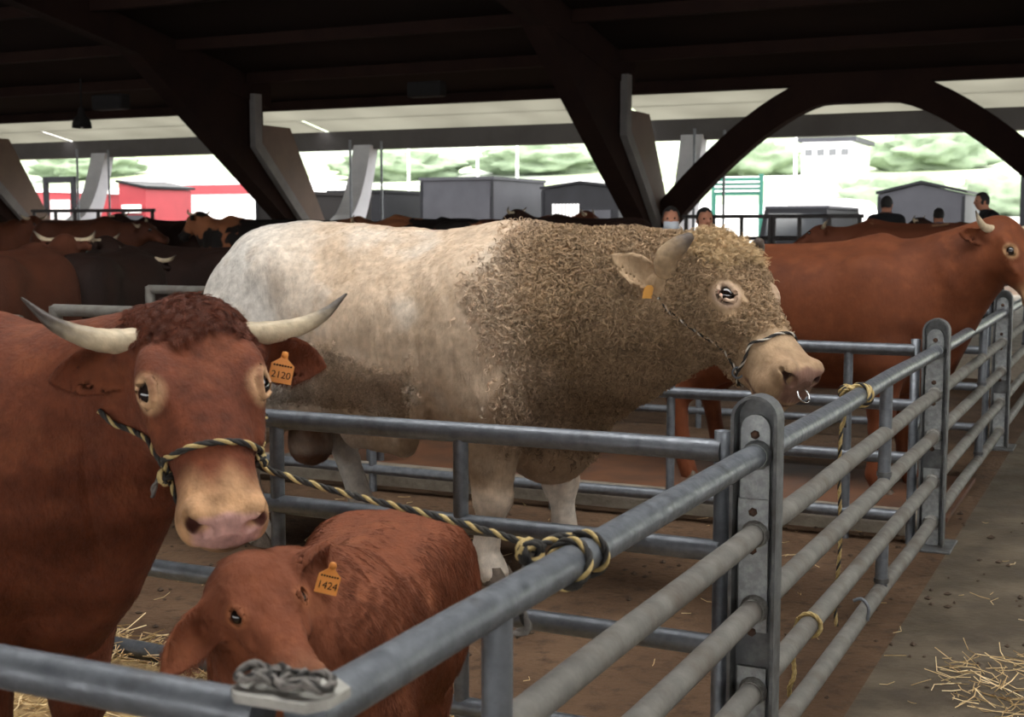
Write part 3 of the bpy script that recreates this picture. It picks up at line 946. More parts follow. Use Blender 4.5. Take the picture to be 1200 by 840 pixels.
def field_mesh(name, field, lo, hi, h, refine=(), relax=2):
    """one continuous closed mesh; refine: list of (mask function on face centres) applied in turn"""
    v, f = surface_nets(field, lo, hi, h)
    v = field.project(v, 2)
    for rf in refine:
        bm = bmesh.new()
        me = bpy.data.meshes.new('tmp'); me.from_pydata(v.tolist(), [], f if isinstance(f, list) else f.tolist())
        bm.from_mesh(me); bpy.data.meshes.remove(me)
        bm.faces.ensure_lookup_table()
        n0 = len(bm.verts)
        cen = np.array([fc.calc_center_median()[:] for fc in bm.faces], F32)
        sel = rf(cen)
        edges = set()
        for i in np.nonzero(sel)[0]:
            for e in bm.faces[i].edges: edges.add(e)
        bmesh.ops.subdivide_edges(bm, edges=list(edges), cuts=1, use_grid_fill=True)
        bm.verts.index_update()
        v2 = np.array([vv.co[:] for vv in bm.verts], F32)
        f = [[vv.index for vv in fc.verts] for fc in bm.faces]
        bm.free()
        m = rf(v2)
        v2[m] = field.project(v2[m], 2)
        v = v2
    me = bpy.data.meshes.new(name)
    me.from_pydata(v.tolist(), [], f if isinstance(f, list) else f.tolist())
    me.polygons.foreach_set('use_smooth', [True] * len(me.polygons))
    me.update()
    return me

def get_v(me):
    a = np.empty(len(me.vertices) * 3, F32); me.vertices.foreach_get('co', a); return a.reshape(-1, 3)
def get_n(me):
    a = np.empty(len(me.vertices) * 3, F32); me.vertices.foreach_get('normal', a); return a.reshape(-1, 3)
def set_v(me, v):
    me.vertices.foreach_set('co', np.ascontiguousarray(v, F32).ravel()); me.update()

def fbm(p, sc, oct_=4, seed=0.0):
    o = Vector((seed, seed * .7, -seed))
    return np.array([noise.fractal(Vector((float(x) * sc, float(y) * sc, float(z) * sc)) + o, 1.0, 2.0, oct_) for x, y, z in p], F32)

def sstep(a, b, x):
    t = np.clip((x - a) / (b - a), 0, 1); return t * t * (3 - 2 * t)

def paint(me, colfn):
    """coat colour of each point of the skin"""
    v = get_v(me)
    c = colfn(v)
    at = me.color_attributes.new('coat', 'FLOAT_COLOR', 'POINT')
    rgba = np.ones((len(v), 4), F32); rgba[:, :3] = c
    at.data.foreach_set('color', rgba.ravel())

def coat_mat(name, rough=.75, bump=.35, bscale=(60, 60, 60), var=.16, vscale=14, sheen=.03):
    m = bpy.data.materials.new(name); m.use_nodes = True
    nt = m.node_tree; N = nt.nodes; L = nt.links; b = N['Principled BSDF']
    b.inputs['Roughness'].default_value = rough; b.inputs['Specular IOR Level'].default_value = .25
    b.inputs['Sheen Weight'].default_value = sheen; b.inputs['Sheen Roughness'].default_value = .5
    at = N.new('ShaderNodeAttribute'); at.attribute_name = 'coat'
    tc = N.new('ShaderNodeTexCoord')
    n = N.new('ShaderNodeTexNoise'); n.inputs['Scale'].default_value = vscale; n.inputs['Detail'].default_value = 7
    L.new(tc.outputs['Object'], n.inputs['Vector'])
    mp = N.new('ShaderNodeMapRange'); mp.inputs['From Min'].default_value = .3; mp.inputs['From Max'].default_value = .7
    mp.inputs['To Min'].default_value = 1 - var; mp.inputs['To Max'].default_value = 1 + var
    L.new(n.outputs['Fac'], mp.inputs['Value'])
    mx = N.new('ShaderNodeVectorMath'); mx.operation = 'SCALE'
    L.new(at.outputs['Color'], mx.inputs[0]); L.new(mp.outputs['Result'], mx.inputs['Scale'])
    L.new(mx.outputs['Vector'], b.inputs['Base Color'])
    if bump > 0:
        mg = N.new('ShaderNodeMapping'); mg.inputs['Scale'].default_value = bscale
        n2 = N.new('ShaderNodeTexNoise'); n2.inputs['Scale'].default_value = 1.0; n2.inputs['Detail'].default_value = 6
        L.new(tc.outputs['Object'], mg.inputs['Vector']); L.new(mg.outputs['Vector'], n2.inputs['Vector'])
        bp = N.new('ShaderNodeBump'); bp.inputs['Strength'].default_value = bump; bp.inputs['Distance'].default_value = .01
        L.new(n2.outputs['Fac'], bp.inputs['Height']); L.new(bp.outputs['Normal'], b.inputs['Normal'])
    return m

def hair_mat(name, rough=.55):
    m = bpy.data.materials.new(name); m.use_nodes = True
    nt = m.node_tree; N = nt.nodes; L = nt.links; b = N['Principled BSDF']
    b.inputs['Roughness'].default_value = rough; b.inputs['Specular IOR Level'].default_value = .3
    at = N.new('ShaderNodeAttribute'); at.attribute_name = 'coat'
    L.new(at.outputs['Color'], b.inputs['Base Color'])
    return m

def sample_skin(me, weight, n, rg):
    """n random points on the skin with density ~ weight(point); returns points, normals"""
    me.calc_loop_triangles()
    nt_ = len(me.loop_triangles)
    tri = np.empty(nt_ * 3, np.int32); me.loop_triangles.foreach_get('vertices', tri); tri = tri.reshape(-1, 3)
    v = get_v(me); nn = get_n(me)
    a, b, c = v[tri[:, 0]], v[tri[:, 1]], v[tri[:, 2]]
    area = .5 * np.sqrt((np.cross(b - a, c - a) ** 2).sum(-1))
    w = area * np.maximum(weight((a + b + c) / 3), 0)
    cdf = np.cumsum(w); cdf /= cdf[-1]
    i = np.searchsorted(cdf, rg.random(n)); i = np.minimum(i, nt_ - 1)
    r1 = np.sqrt(rg.random(n))[:, None]; r2 = rg.random(n)[:, None]
    P = (1 - r1) * a[i] + r1 * (1 - r2) * b[i] + r1 * r2 * c[i]
    Nn = (1 - r1) * nn[tri[i, 0]] + r1 * (1 - r2) * nn[tri[i, 1]] + r1 * r2 * nn[tri[i, 2]]
    Nn /= np.maximum(np.sqrt((Nn ** 2).sum(-1)), 1e-6)[:, None]
    return P.astype(F32), Nn.astype(F32)

def make_hair(name, parent, pts, cols, radius, material):
    """pts (n, m, 3) strands, cols (n, 3)"""
    n, m_, _ = pts.shape
    hc = bpy.data.hair_curves.new(name)
    hc.add_curves([m_] * n)
    hc.attributes['position'].data.foreach_set('vector', np.ascontiguousarray(pts, F32).ravel())
    ra = hc.attributes.get('radius') or hc.attributes.new('radius', 'FLOAT', 'POINT')
    prof = np.linspace(1, .35, m_, dtype=F32)
    rad = (np.full((n, 1), radius, F32) if np.isscalar(radius) else np.asarray(radius, F32)[:, None]) * prof[None]
    ra.data.foreach_set('value', np.ascontiguousarray(rad, F32).ravel())
    ca = hc.attributes.new('coat', 'FLOAT_COLOR', 'POINT')
    rgba = np.ones((n, m_, 4), F32); rgba[:, :, :3] = cols[:, None, :]
    ca.data.foreach_set('color', rgba.ravel())
    hc.materials.append(material)
    o = bpy.data.objects.new(name, hc); COL.objects.link(o); o.parent = parent
    return o

def comb(N_, d):
    """tangent direction: d with its part along the normal taken out"""
    d = np.broadcast_to(np.asarray(d, F32), N_.shape)
    t = d - (d * N_).sum(-1, keepdims=True) * N_
    l = np.sqrt((t ** 2).sum(-1, keepdims=True))
    alt = np.cross(N_, np.array([0, 0, 1], F32)) + 1e-4
    t = np.where(l > .05, t / np.maximum(l, 1e-6), alt / np.sqrt((alt ** 2).sum(-1, keepdims=True)))
    return t

def straight_hair(P, Nn, dirs, length, lift, rg, m_=4, wave=.25, droop=.0):
    n = len(P)
    L_ = (length * rg.uniform(.6, 1.25, n)).astype(F32)[:, None]
    T = comb(Nn, dirs); Bn = np.cross(Nn, T)
    ang = rg.normal(0, wave, n)[:, None].astype(F32)
    T = T * np.cos(ang) + Bn * np.sin(ang)
    out = np.empty((n, m_, 3), F32)
    for j in range(m_):
        t = j / (m_ - 1)
        out[:, j] = P - Nn * .002 + L_ * (T * (t * (1 - lift * .4)) + Nn * lift * (t - .45 * t * t))
        out[:, j, 2] -= (L_[:, 0] * droop * t * t)
    return out

def curly_hair(P, Nn, dirs, length, rg, per=10, spread=.008, curl=.007, turns=1.4, lift=.5, m_=9, clump=.75, droop=.1):
    """locks: each sampled point grows a small curl of `per` hairs that wind together"""
    n = len(P)
    T = comb(Nn, dirs); Bn = np.cross(Nn, T)
    a = rg.normal(0, .7, n)[:, None].astype(F32)
    T, Bn = T * np.cos(a) + Bn * np.sin(a), Bn * np.cos(a) - T * np.sin(a)
    L_ = (np.asarray(length) * rg.uniform(.65, 1.3, n)).astype(F32)[:, None]
    ph = rg.uniform(0, 2 * np.pi, n).astype(F32)[:, None]
    hand = np.where(rg.random(n) > .5, 1.0, -1.0).astype(F32)[:, None]
    R_ = (curl * rg.uniform(.6, 1.3, n)).astype(F32)[:, None]
    core = np.empty((n, m_, 3), F32)
    for j in range(m_):
        t = j / (m_ - 1)
        w = ph + hand * turns * 2 * np.pi * t
        core[:, j] = P + L_ * (T * t * .8 + Nn * lift * (t - .5 * t * t)) + R_ * min(1, t * 3) * (Nn * (np.cos(w) + .6) + Bn * np.sin(w))
        core[:, j, 2] -= L_[:, 0] * droop * t * t
    out = np.empty((n, per, m_, 3), F32)
    offT = rg.normal(0, spread, (n, per, 1)).astype(F32); offB = rg.normal(0, spread, (n, per, 1)).astype(F32)
    for j in range(m_):
        t = j / (m_ - 1)
        kk = 1 - clump * min(1, t * 1.6)
        out[:, :, j] = core[:, None, j] + (T[:, None] * offT + Bn[:, None] * offB) * kk - Nn[:, None] * .003 * (1 - t)
    return out.reshape(n * per, m_, 3)

# ------------------------------------------------------------------ heads
def head_frame(poll, nose_dir, up_hint):
    """columns: along the face to the nose, to the animal's left, out of the forehead"""
    x = np.array(nose_dir, float); x /= np.linalg.norm(x)
    z = np.array(up_hint, float); z -= x * (z @ x); z /= np.linalg.norm(z)
    y = np.cross(z, x)
    return np.array(poll, F32), np.stack([x, y, z], 1).astype(F32)

EYE_H = (.385, .172, .008)      # eye centre in head units (mirror the second number)
EYE_R = .054

def add_head(F, o, R, L_, ears, wide=1.0, deep=1.0, jaw=1.0, muz=1.0, muzw=1.0):
    w = wide; z_ = muz; mw = wide * muzw
    F.frame(o, R, L_)
    F.loft([(-.06, -.03, -.20, .05 * w, .5), (-.03, .005, -.28, .12 * w, .55), (.05, .035, -.36 * deep, .172 * w, .6), (.16, .055, -.43 * deep, .192 * w, .66), (.28, .062, -.455 * deep, .205 * w, .70),
            (.37, .060, -.43 * deep, .204 * w, .72), (.47, .050, -.385 * deep, .172 * w, .70), (.58, .034, -.335 * (deep * .5 + z_ * .5), .142 * w, .62), (.70, .012, -.285 * z_, .124 * mw, .56),
            (.82, .0, -.265 * z_, .126 * mw, .52), (.91, -.010, -.255 * z_, .132 * mw, .5), (.98, -.045, -.235 * z_, .108 * mw, .5), (1.02, -.09, -.20 * z_, .05 * mw, .5)], k=.07, n=2.35)
    for s in (-1, 1):
        # cheek, brow ridge and cheek bone, nostril wing
        F.ell((.25, s * .118 * w, -.27 * deep), (.20, .075 * w, .15 * jaw), .07)
        F.ell((.31, s * .155 * w, .018), (.13, .05, .045), .09)
        F.ell((.47, s * .155 * w, -.10), (.14, .032, .045), .05)
        F.ell((.945, s * .085 * mw, -.070 * z_), (.070, .056 * muzw, .062 * z_), .035)
        F.ell((.90, s * .090 * mw, -.165 * z_), (.10, .060 * muzw, .075 * z_), .04)
    F.ell((.90, 0, -.245 * z_), (.095, .092 * mw, .060 * z_), .035)
    F.ell((.965, 0, -.095 * z_), (.05, .085 * mw, .075 * z_), .03)
    for s in (-1, 1):
        e = np.array(EYE_H) * np.array([1, s * w, 1])
        # socket, then the lids
        F.ell(e + np.array([0, s * .010, .008]), (.070, .046, .054), .018, 's')
        nrm = np.array([.14, s * .74, .66]); nrm /= np.linalg.norm(nrm)
        tx = np.array([1, 0, 0]) - nrm * nrm[0]; tx /= np.linalg.norm(tx)
        tz = np.cross(nrm, tx);  tz = tz if tz[2] > 0 else -tz
        up = []; lo = []
        for k in range(7):
            a = math.pi * k / 6
            cx = math.cos(a) * .062
            up.append(e + tx * cx + tz * (math.sin(a) * .042 + .002) + nrm * (.022 + .014 * math.sin(a)))
            lo.append(e + tx * cx - tz * (math.sin(a) * .036 - .002) + nrm * (.020 + .010 * math.sin(a)))
        F.limb(up, [.010, .013, .015, .016, .015, .013, .010], .012)
        F.limb(lo, [.009, .010, .011, .011, .011, .010, .009], .012)
        # nostril: comma-shaped hollow
        F.limb([(1.005, s * .070 * mw, -.082 * z_), (.985, s * .102 * mw, -.060 * z_), (.945, s * .122 * mw, -.050 * z_)], [.028, .027, .012], .018, 's')
        # corner of the mouth
        F.limb([(.985, 0, -.205 * z_), (.955, s * .075 * mw, -.205 * z_), (.86, s * .118 * mw, -.215 * z_), (.76, s * .125 * mw, -.225 * z_)], [.008, .009, .009, .004], .022, 's')
    F.frame()
    for (eo, along, across, ln, wid, th, cup) in ears:
        a = R @ np.array(along, float); a /= np.linalg.norm(a)
        inner = R @ np.array(across, float); inner -= a * (inner @ a); inner /= np.linalg.norm(inner)
        b = np.cross(inner, a)
        F.ear(o + R @ (np.array(eo, float) * L_), np.stack([a, b, inner], 1), ln, wid, th, cup, k=.02)
        F.limb([o + R @ (np.array(eo, float) * L_) - a * .06, o + R @ (np.array(eo, float) * L_) + a * ln * .12], [.03, wid * .45], .03)

M['eye_dark'] = mat('eye_dark', (.010, .006, .005), .08, 0, .9)
M['eye_white'] = mat('eye_white', (.45, .33, .28), .25)
M['hoof'] = mat('hoof_horn', (.10, .075, .055), .6, var=(.17, .13, .10), vscale=20)

def add_eyes(obj, o, R, L_, w=1.0, lash=None):
    for s in (-1, 1):
        e = np.array(EYE_H) * np.array([1, s * w, 1]) + np.array([0, s * .004, 0])
        c = o + R @ (e * L_)
        bm = bmesh.new(); bmesh.ops.create_uvsphere(bm, u_segments=20, v_segments=14, radius=EYE_R * L_ * .92)
        for v in bm.verts:
            q = Vector(R @ np.array([v.co.x, v.co.y * .85, v.co.z * .92])); v.co = q + Vector(c)
        for f in bm.faces: f.smooth = True
        me = bpy.data.meshes.new('eye'); bm.to_mesh(me); bm.free(); me.materials.append(M['eye_dark'])
        e_ = bpy.data.objects.new('eye', me); COL.objects.link(e_); e_.parent = obj

def add_horn(obj, pts, rads, tip_at, name='horn', cols=None):
    """one tapered horn, pale at the root, dark towards the tip"""
    pts_ = catmull(pts, 6); n_ = len(pts_)
    rr = np.interp(np.linspace(0, 1, n_), np.linspace(0, 1, len(rads)), rads)
    rr = [r * (1 + .02 * math.sin(i * 2.1)) for i, r in enumerate(rr)]
    e = pts_[-1] - pts_[-2]
    pts_ += [pts_[-1] + e.normalized() * rr[-1] * .6, pts_[-1] + e.normalized() * rr[-1] * .9]
    rr += [rr[-1] * .75, rr[-1] * .25]
    o = MB().tube(pts_, rr, 16).build(name, M['horn_skin'], None)
    o.parent = obj
    c0_, c1_ = cols or ((.50, .41, .28), (.050, .038, .032))
    me = o.data; v = get_v(me)
    P_ = np.array([p[:] for p in pts_]); d = ((v[:, None, :] - P_[None]) ** 2).sum(-1); t = d.argmin(1) / (len(P_) - 1)
    nz = fbm(v, 60, 3, 2.0)
    k = sstep(tip_at - .22, tip_at + .22, t + .10 * nz)
    rgba = np.ones((len(v), 4), F32); rgba[:, :3] = np.array(c0_)[None] * (1 + .25 * nz)[:, None] * (1 - k)[:, None] + np.array(c1_)[None] * k[:, None]
    at = me.color_attributes.new('coat', 'FLOAT_COLOR', 'POINT'); at.data.foreach_set('color', np.clip(rgba, .01, 1).ravel())
    return o

def add_hoof(obj, p, d, r, name='hoof'):
    """cloven hoof standing on z = 0 at p, toes towards d"""
    d = Vector(d).normalized(); sdir = Z.cross(d)
    m_ = MB()
    for s in (-1, 1):
        pts = []
        for (z, fwd, rr_) in ((0, .55, 1.0), (.35, .40, .94), (.8, .15, .84), (1.2, -.05, .74)):
            for k in range(12):
                a = 2 * math.pi * k / 12
                x = math.cos(a) * r * rr_ * 1.15; y = math.sin(a) * r * .56 * rr_
                pts.append(Vector(p) + d * (x + fwd * r) + sdir * (y + s * r * .52) + Z * (z * r * 1.15))
        fs = []
        for i in range(3):
            for k in range(12):
                k2 = (k + 1) % 12
                fs.append((i * 12 + k, i * 12 + k2, (i + 1) * 12 + k2, (i + 1) * 12 + k))
        m_.add(pts, fs, smooth=True); m_.add(pts[:12], [tuple(range(12))]); m_.add(pts[-12:], [tuple(range(12))])
    o = m_.build(name, M['hoof'], None); o.parent = obj
    return o

M['horn_skin'] = coat_mat('horn_skin', .45, .25, (90, 90, 90), .15, 40, 0)
class Animal: pass
def world_of(obj, p):
    return obj.matrix_world @ Vector([float(x) for x in p])

def make_root(me, name, loc, heading, material):
    o = bpy.data.objects.new(name, me); COL.objects.link(o)
    me.materials.append(material)
    o.location = loc; o.rotation_euler = (0, 0, math.atan2(heading[1], heading[0]))
    bpy.context.view_layer.update()
    return o
# ================================================================== cattle
TRUNK = [(-1.06, 1.30, 1.12, .06), (-1.02, 1.42, .98, .17), (-.93, 1.51, .84, .29), (-.78, 1.565, .74, .36), (-.55, 1.575, .67, .375), (-.30, 1.55, .625, .415),
         (0.0, 1.54, .60, .455), (.25, 1.56, .595, .455), (.48, 1.60, .61, .415), (.70, 1.60, .65, .36), (.88, 1.52, .74, .29), (1.0, 1.36, .88, .19), (1.05, 1.22, 1.0, .08)]

def body_field(sx, sy, zb, zt, leg_r, neck, front, hind, zl=None, muscle=1.0, belly=0.0, dewlap=None):
    """blended body of a standing animal; z of the template 0.6..1.58 is mapped to zb..zt"""
    F = Field()
    zm = lambda z: zb + (z - .60) * (zt - zb) / .98
    F.loft([(x * sx, zm(t), zm(b) - belly * math.exp(-((x + .1) / .5) ** 2), w * sy) for (x, t, b, w) in TRUNK], k=.08, n=2.25)
    hs = (zt - zb) / .98
    for s in (-1, 1):
        # shoulder blade, upper arm, thigh, hip bone
        F.ell((.52 * sx, s * .285 * sy, zm(1.10)), (.25 * sx, .155 * sy * muscle, .40 * hs), .10)
        F.ell((.62 * sx, s * .27 * sy, zm(.88)), (.19 * sx, .14 * sy * muscle, .21 * hs), .05)
        F.ell((-.74 * sx, s * .22 * sy, zm(1.10)), (.29 * sx, .175 * sy * muscle, .42 * hs), .10)
        F.ell((-.55 * sx, s * .27 * sy, zm(1.40)), (.20 * sx, .10 * sy, .12 * hs), .12)
        F.ell((-1.0 * sx, s * .12 * sy, zm(1.36)), (.07 * sx, .06 * sy, .08 * hs), .07)
    # spine ridge and withers
    F.limb([(-.9 * sx, 0, zm(1.50)), (-.3 * sx, 0, zm(1.50)), (.3 * sx, 0, zm(1.53)), (.55 * sx, 0, zm(1.56))], [.07 * hs, .06 * hs, .06 * hs, .09 * hs], .08)
    feet = []
    for (dx, dy, s) in front:
        y = s * .25 * sy
        e = (.60 * sx, y, zm(.80)); kx = .60 * sx + dx * .45
        K = (kx + .02, y + dy * .6, zb * .66); f = (.58 * sx + dx, y + dy, zb * .22); h = (.61 * sx + dx + .02, y + dy, .045)
        F.limb([e, ((e[0] * .4 + K[0] * .6), y + dy * .4, (e[2] + K[2]) / 2), K], [.165 * leg_r, .125 * leg_r, .082 * leg_r], .09)
        F.limb([K, ((K[0] + f[0]) / 2, y + dy * .8, (K[2] + f[2]) / 2), f, h], [.083 * leg_r, .058 * leg_r, .066 * leg_r, .066 * leg_r], .03)
        F.ell(K, (.085 * leg_r, .08 * leg_r, .095 * leg_r), .03)
        feet.append((h[0], h[1]))
    for (dx, dy, s) in hind:
        y = s * .235 * sy
        hp = (-.72 * sx, y, zm(1.12)); st = (-.52 * sx, y * 1.08, zm(.80)); hk = (-.86 * sx + dx * .8, y + dy * .6, zb * .80 + .03); f = (-.80 * sx + dx, y + dy, zb * .24); h = (-.76 * sx + dx, y + dy, .045)
        F.limb([hp, st, ((st[0] * .45 + hk[0] * .55), y + dy * .3, (st[2] * .45 + hk[2] * .55)), hk], [.24 * leg_r, .19 * leg_r, .115 * leg_r, .082 * leg_r], .10, ax=(0, 1, 0), q=.8)
        F.limb([hk, ((hk[0] + f[0]) / 2, y + dy * .8, (hk[2] + f[2]) / 2), f, h], [.078 * leg_r, .060 * leg_r, .066 * leg_r, .066 * leg_r], .03)
        feet.append((h[0], h[1]))
    pts, rads, q = neck
    F.limb(pts, rads, .10, ax=(pts[-1][1] - pts[0][1] if False else 0, 1, 0), q=q)
    # tail
    F.limb([(-.98 * sx, 0, zm(1.46)), (-1.10 * sx, 0, zm(1.38)), (-1.12 * sx, 0, zm(1.05)), (-1.08 * sx, 0, zm(.7))], [.055 * leg_r, .045 * leg_r, .032 * leg_r, .03 * leg_r], .05)
    return F, zm, feet

def local_axes(heading):
    h = np.array([heading[0], heading[1], 0.0]); h /= np.linalg.norm(h)
    return np.stack([h, np.array([-h[1], h[0], 0]), np.array([0, 0, 1.0])], 1)
def to_local(c, heading, p):
    return (np.array([p[0] - c[0], p[1] - c[1], p[2]]) @ local_axes(heading))
def dir_local(heading, d):
    return np.array(d, float) @ local_axes(heading)

def mixc(a, b, t):
    return a * (1 - t[:, None]) + b * t[:, None]
def head_coords(v, o, R, L_):
    return ((v - o) @ R) / L_

def near_eyes(o, R, L_, w):
    def fn(p):
        q = head_coords(p, o, R, L_)
        return np.sqrt((q[:, 0] - EYE_H[0]) ** 2 + (np.abs(q[:, 1]) - EYE_H[1] * w) ** 2 + (q[:, 2] - EYE_H[2]) ** 2) < .115
    return fn

def face_marks(c, v, o, R, L_, w, muzzle, ring, nose, inner, eye_ring=None, far=.9, z_=1.0, mw=1.0):
    """pale muzzle ring, bare nose, eye rings, nostrils: colours of the animal itself; the mouth crease is darkened too"""
    q = head_coords(v, o, R, L_)
    near = (q[:, 0] > -.2) & (q[:, 0] < 1.2) & (np.abs(q[:, 1]) < .34) & (q[:, 2] > -.345 * z_) & (q[:, 2] < .25) & ((q[:, 0] < .5) | (np.abs(q[:, 1]) < .165 * w * mw))
    qq = q[near]
    cc = c[near]
    r = sstep(.70, .90, qq[:, 0] + .03 * np.sin(qq[:, 1] * 40) - .25 * (qq[:, 2] + .10))
    cc = mixc(cc, ring, r * far)
    m_ = sstep(.955, .985, qq[:, 0] - .18 * np.abs(qq[:, 1]) + .12 * np.minimum(qq[:, 2] + .10 * z_, 0)) * sstep(-.20 * z_, -.17 * z_, qq[:, 2])
    cc = mixc(cc, nose, m_)
    lip_shade = (1 - sstep(.006, .020, np.abs(qq[:, 2] + .208 * z_))) * sstep(.74, .80, qq[:, 0])  # dark lips, with the shade of the mouth crease put into the colour
    cc = mixc(cc, inner * 1.6, lip_shade * .75)
    for s in (-1, 1):
        d = np.sqrt(((qq[:, 0] - .985) / .060) ** 2 + ((np.abs(qq[:, 1]) - .098 * w * mw) / .044) ** 2 + ((qq[:, 2] + .066 * z_) / .040) ** 2)
        cc = mixc(cc, inner, (1 - sstep(.55, 1.0, d)))
        e = np.array(EYE_H) * np.array([1, s * w, 1])
        d = np.sqrt(((qq[:, 0] - e[0]) / .115) ** 2 + ((qq[:, 1] - e[1]) / .10) ** 2 + ((qq[:, 2] - e[2]) / .085) ** 2)
        if eye_ring is not None:
            cc = mixc(cc, eye_ring, (1 - sstep(.55, 1.0, d)) * .85)
        d = np.sqrt(((qq[:, 0] - e[0]) / .058) ** 2 + ((qq[:, 1] - e[1]) / .06) ** 2 + ((qq[:, 2] - e[2]) / .040) ** 2)
        cc = mixc(cc, muzzle, (1 - sstep(.7, 1.0, d)))
    c[near] = cc
    return c

# ------------------------------------------------------------------ the cream bull
def build_bull():
    hd = (.848, -.53); c0 = (-.515, 6.46)
    poll = to_local(c0, hd, PX(832, 300, 5.58)); nose = to_local(c0, hd, PX(948, 424, 5.15))
    L_ = .70; W_ = 1.10
    o, R = head_frame(poll, nose - poll, dir_local(hd, (.55, -.62, .55)))
    hb = o + R @ (np.array([.16, 0, -.20]) * L_)
    neck = ([(.40, 0, 1.12), (.80, 0, 1.12), (hb * .5 + np.array([.82, 0, 1.13]) * .5), hb], [.39, .37, .315, .235], .80)
    F, zm, feet = body_field(1.07, 1.0, .60, 1.56, 1.0, neck, [(.0, .0, -1), (.12, .02, 1)], [(.06, .0, -1), (.34, .05, 1)], muscle=1.12)
    # crest of the neck, dewlap, sheath, scrotum
    F.limb([(.35, 0, 1.42), (.72, 0, 1.41), o * .5 + np.array([.86, 0, 1.34]) * .5, o + R @ (np.array([.02, 0, -.10]) * L_)], [.14, .18, .175, .12], .10)
    F.limb([(.55, 0, .72), (.86, 0, .70), (1.0, 0, .86), hb * .6 + np.array([1.0, 0, .80]) * .4], [.16, .19, .16, .12], .10, ax=(0, 1, 0), q=.75)
    F.ell((.80, 0, .60), (.20, .13, .17), .08)
    F.ell((-.62, 0, 1.47), (.42, .25, .155), .12)
    F.ell((-.15, 0, 1.47), (.40, .22, .12), .12)
    F.limb([(-.30, 0, .60), (-.02, 0, .55)], [.10, .07], .08)
    F.limb([(-.60, -.02, .72), (-.60, -.02, .50)], [.10, .115], .05)
    F.ell((.36, -.40, .92), (.06, .05, .22), .03)
    ears = [((.03, -.29, -.21), (-.95, -.85, .05), (.40, -.75, .5), .245, .068, .012, .9),
            ((.06, .20, -.16), (-.55, .85, -.20), (.25, .9, .35), .225, .062, .012, .9)]
    add_head(F, o, R, L_, ears, wide=W_, deep=1.0, jaw=1.05, muz=1.38, muzw=1.22)
    hm = lambda p: (((p - (o + R @ (np.array([.5, 0, -.15]) * L_))) ** 2).sum(-1) < (.68 * L_) ** 2)
    me = field_mesh('bull', F, (-1.3, -.75, -.02), (max(nose[0], 1.9) + .15, .75, 1.85), .0145, refine=(hm, lambda p: hm(p) & (head_coords(p, o, R, L_)[:, 0] > .22), near_eyes(o, R, L_, W_)))
    v = get_v(me); nn = get_n(me)
    # lie of the hide: soft folds on shoulder and flank
    q = head_coords(v, o, R, L_)
    body = 1 - sstep(-.35, .1, q[:, 0])
    n1 = fbm(v * np.array([1.0, 1.0, .55], F32), 9, 3, 1.0); n2 = fbm(v * np.array([1.6, 1, .5], F32), 20, 3, 5.0)
    v2 = v + nn * ((n1 * .006 + n2 * .0035) * body)[:, None]
    v2[:, 2] = np.maximum(v2[:, 2], 0.0)
    set_v(me, v2)
    cream = np.array(lin(200, 178, 154), F32); grey = np.array(lin(200, 195, 187), F32); tan = np.array(lin(164, 139, 110), F32); white = np.array(lin(212, 203, 190), F32)
    dirt = np.array(lin(128, 104, 76), F32); pink = np.array(lin(196, 150, 132), F32)
    def col(p):
        n = len(p)
        a = fbm(p, 2.6, 4, 3.0); b = fbm(p, 7, 4, 8.0)
        c = np.tile(cream, (n, 1))
        c = mixc(c, grey, sstep(-.15, -.62, p[:, 0] + .18 * a + .25 * (p[:, 2] - 1.1)))
        c = mixc(c, white, sstep(.1, .6, a + .3 * b) * .55)
        c = mixc(c, tan, sstep(.66, .98, p[:, 0] + .10 * a + .25 * (p[:, 2] - 1.2)))
        # stained lower flank and belly, clean white lower legs
        c = mixc(c, dirt, sstep(.95, .66, p[:, 2] + .12 * b) * sstep(.40, .52, p[:, 2]) * .55)
        c = mixc(c, dirt, sstep(.15, .55, b - .4 * a) * .30)
        c = mixc(c, white, sstep(.46, .30, p[:, 2]) * sstep(-.3, .2, p[:, 0]) * .8)
        c = mixc(c, np.array(lin(92, 62, 44), F32), sstep(.13, .10, np.sqrt((p[:, 0] + .60) ** 2 + (p[:, 1] + .02) ** 2)) * sstep(.72, .66, p[:, 2]))
        c *= (1 + .14 * b)[:, None]
        c = face_marks(c, p, o, R, L_, W_, np.array(lin(205, 150, 135), F32), np.array(lin(158, 130, 102), F32), np.array(lin(134, 102, 88), F32), np.array(lin(60, 34, 28), F32), np.array(lin(205, 178, 156), F32), far=.8, z_=1.38, mw=1.22)
        return np.clip(c, .005, .9)
    paint(me, col)
    cm = coat_mat('cream_coat', .85, .5, (70, 70, 28), .20, 26)
    obj = make_root(me, 'bull', (c0[0], c0[1], 0), hd, cm)
    tag(obj, 'huge cream bull with curly neck and a nose ring, tied at the rail', 'bull')
    add_eyes(obj, o, R, L_, W_)
    h_ = lambda *a: tuple(o + R @ (np.array(a) * L_))
    hm2 = ((.40, .29, .18), (.09, .07, .058))
    add_horn(obj, [h_(.02, -.15, -.12), h_(-.01, -.27, -.12), h_(-.01, -.34, -.03), h_(.02, -.335, .08), h_(.03, -.31, .14)], [.050, .052, .048, .040, .024], .70, cols=hm2)
    add_horn(obj, [h_(.02, .15, -.12), h_(-.01, .27, -.12), h_(-.01, .34, -.03), h_(.02, .335, .08), h_(.03, .31, .14)], [.050, .052, .048, .040, .024], .70, cols=hm2)
    for i, f in enumerate(feet): add_hoof(obj, (f[0], f[1], 0), (1, 0, 0), .062)
    # nose ring
    ring = []
    cen = np.array(h_(1.035, 0, -.15)); rr = .036
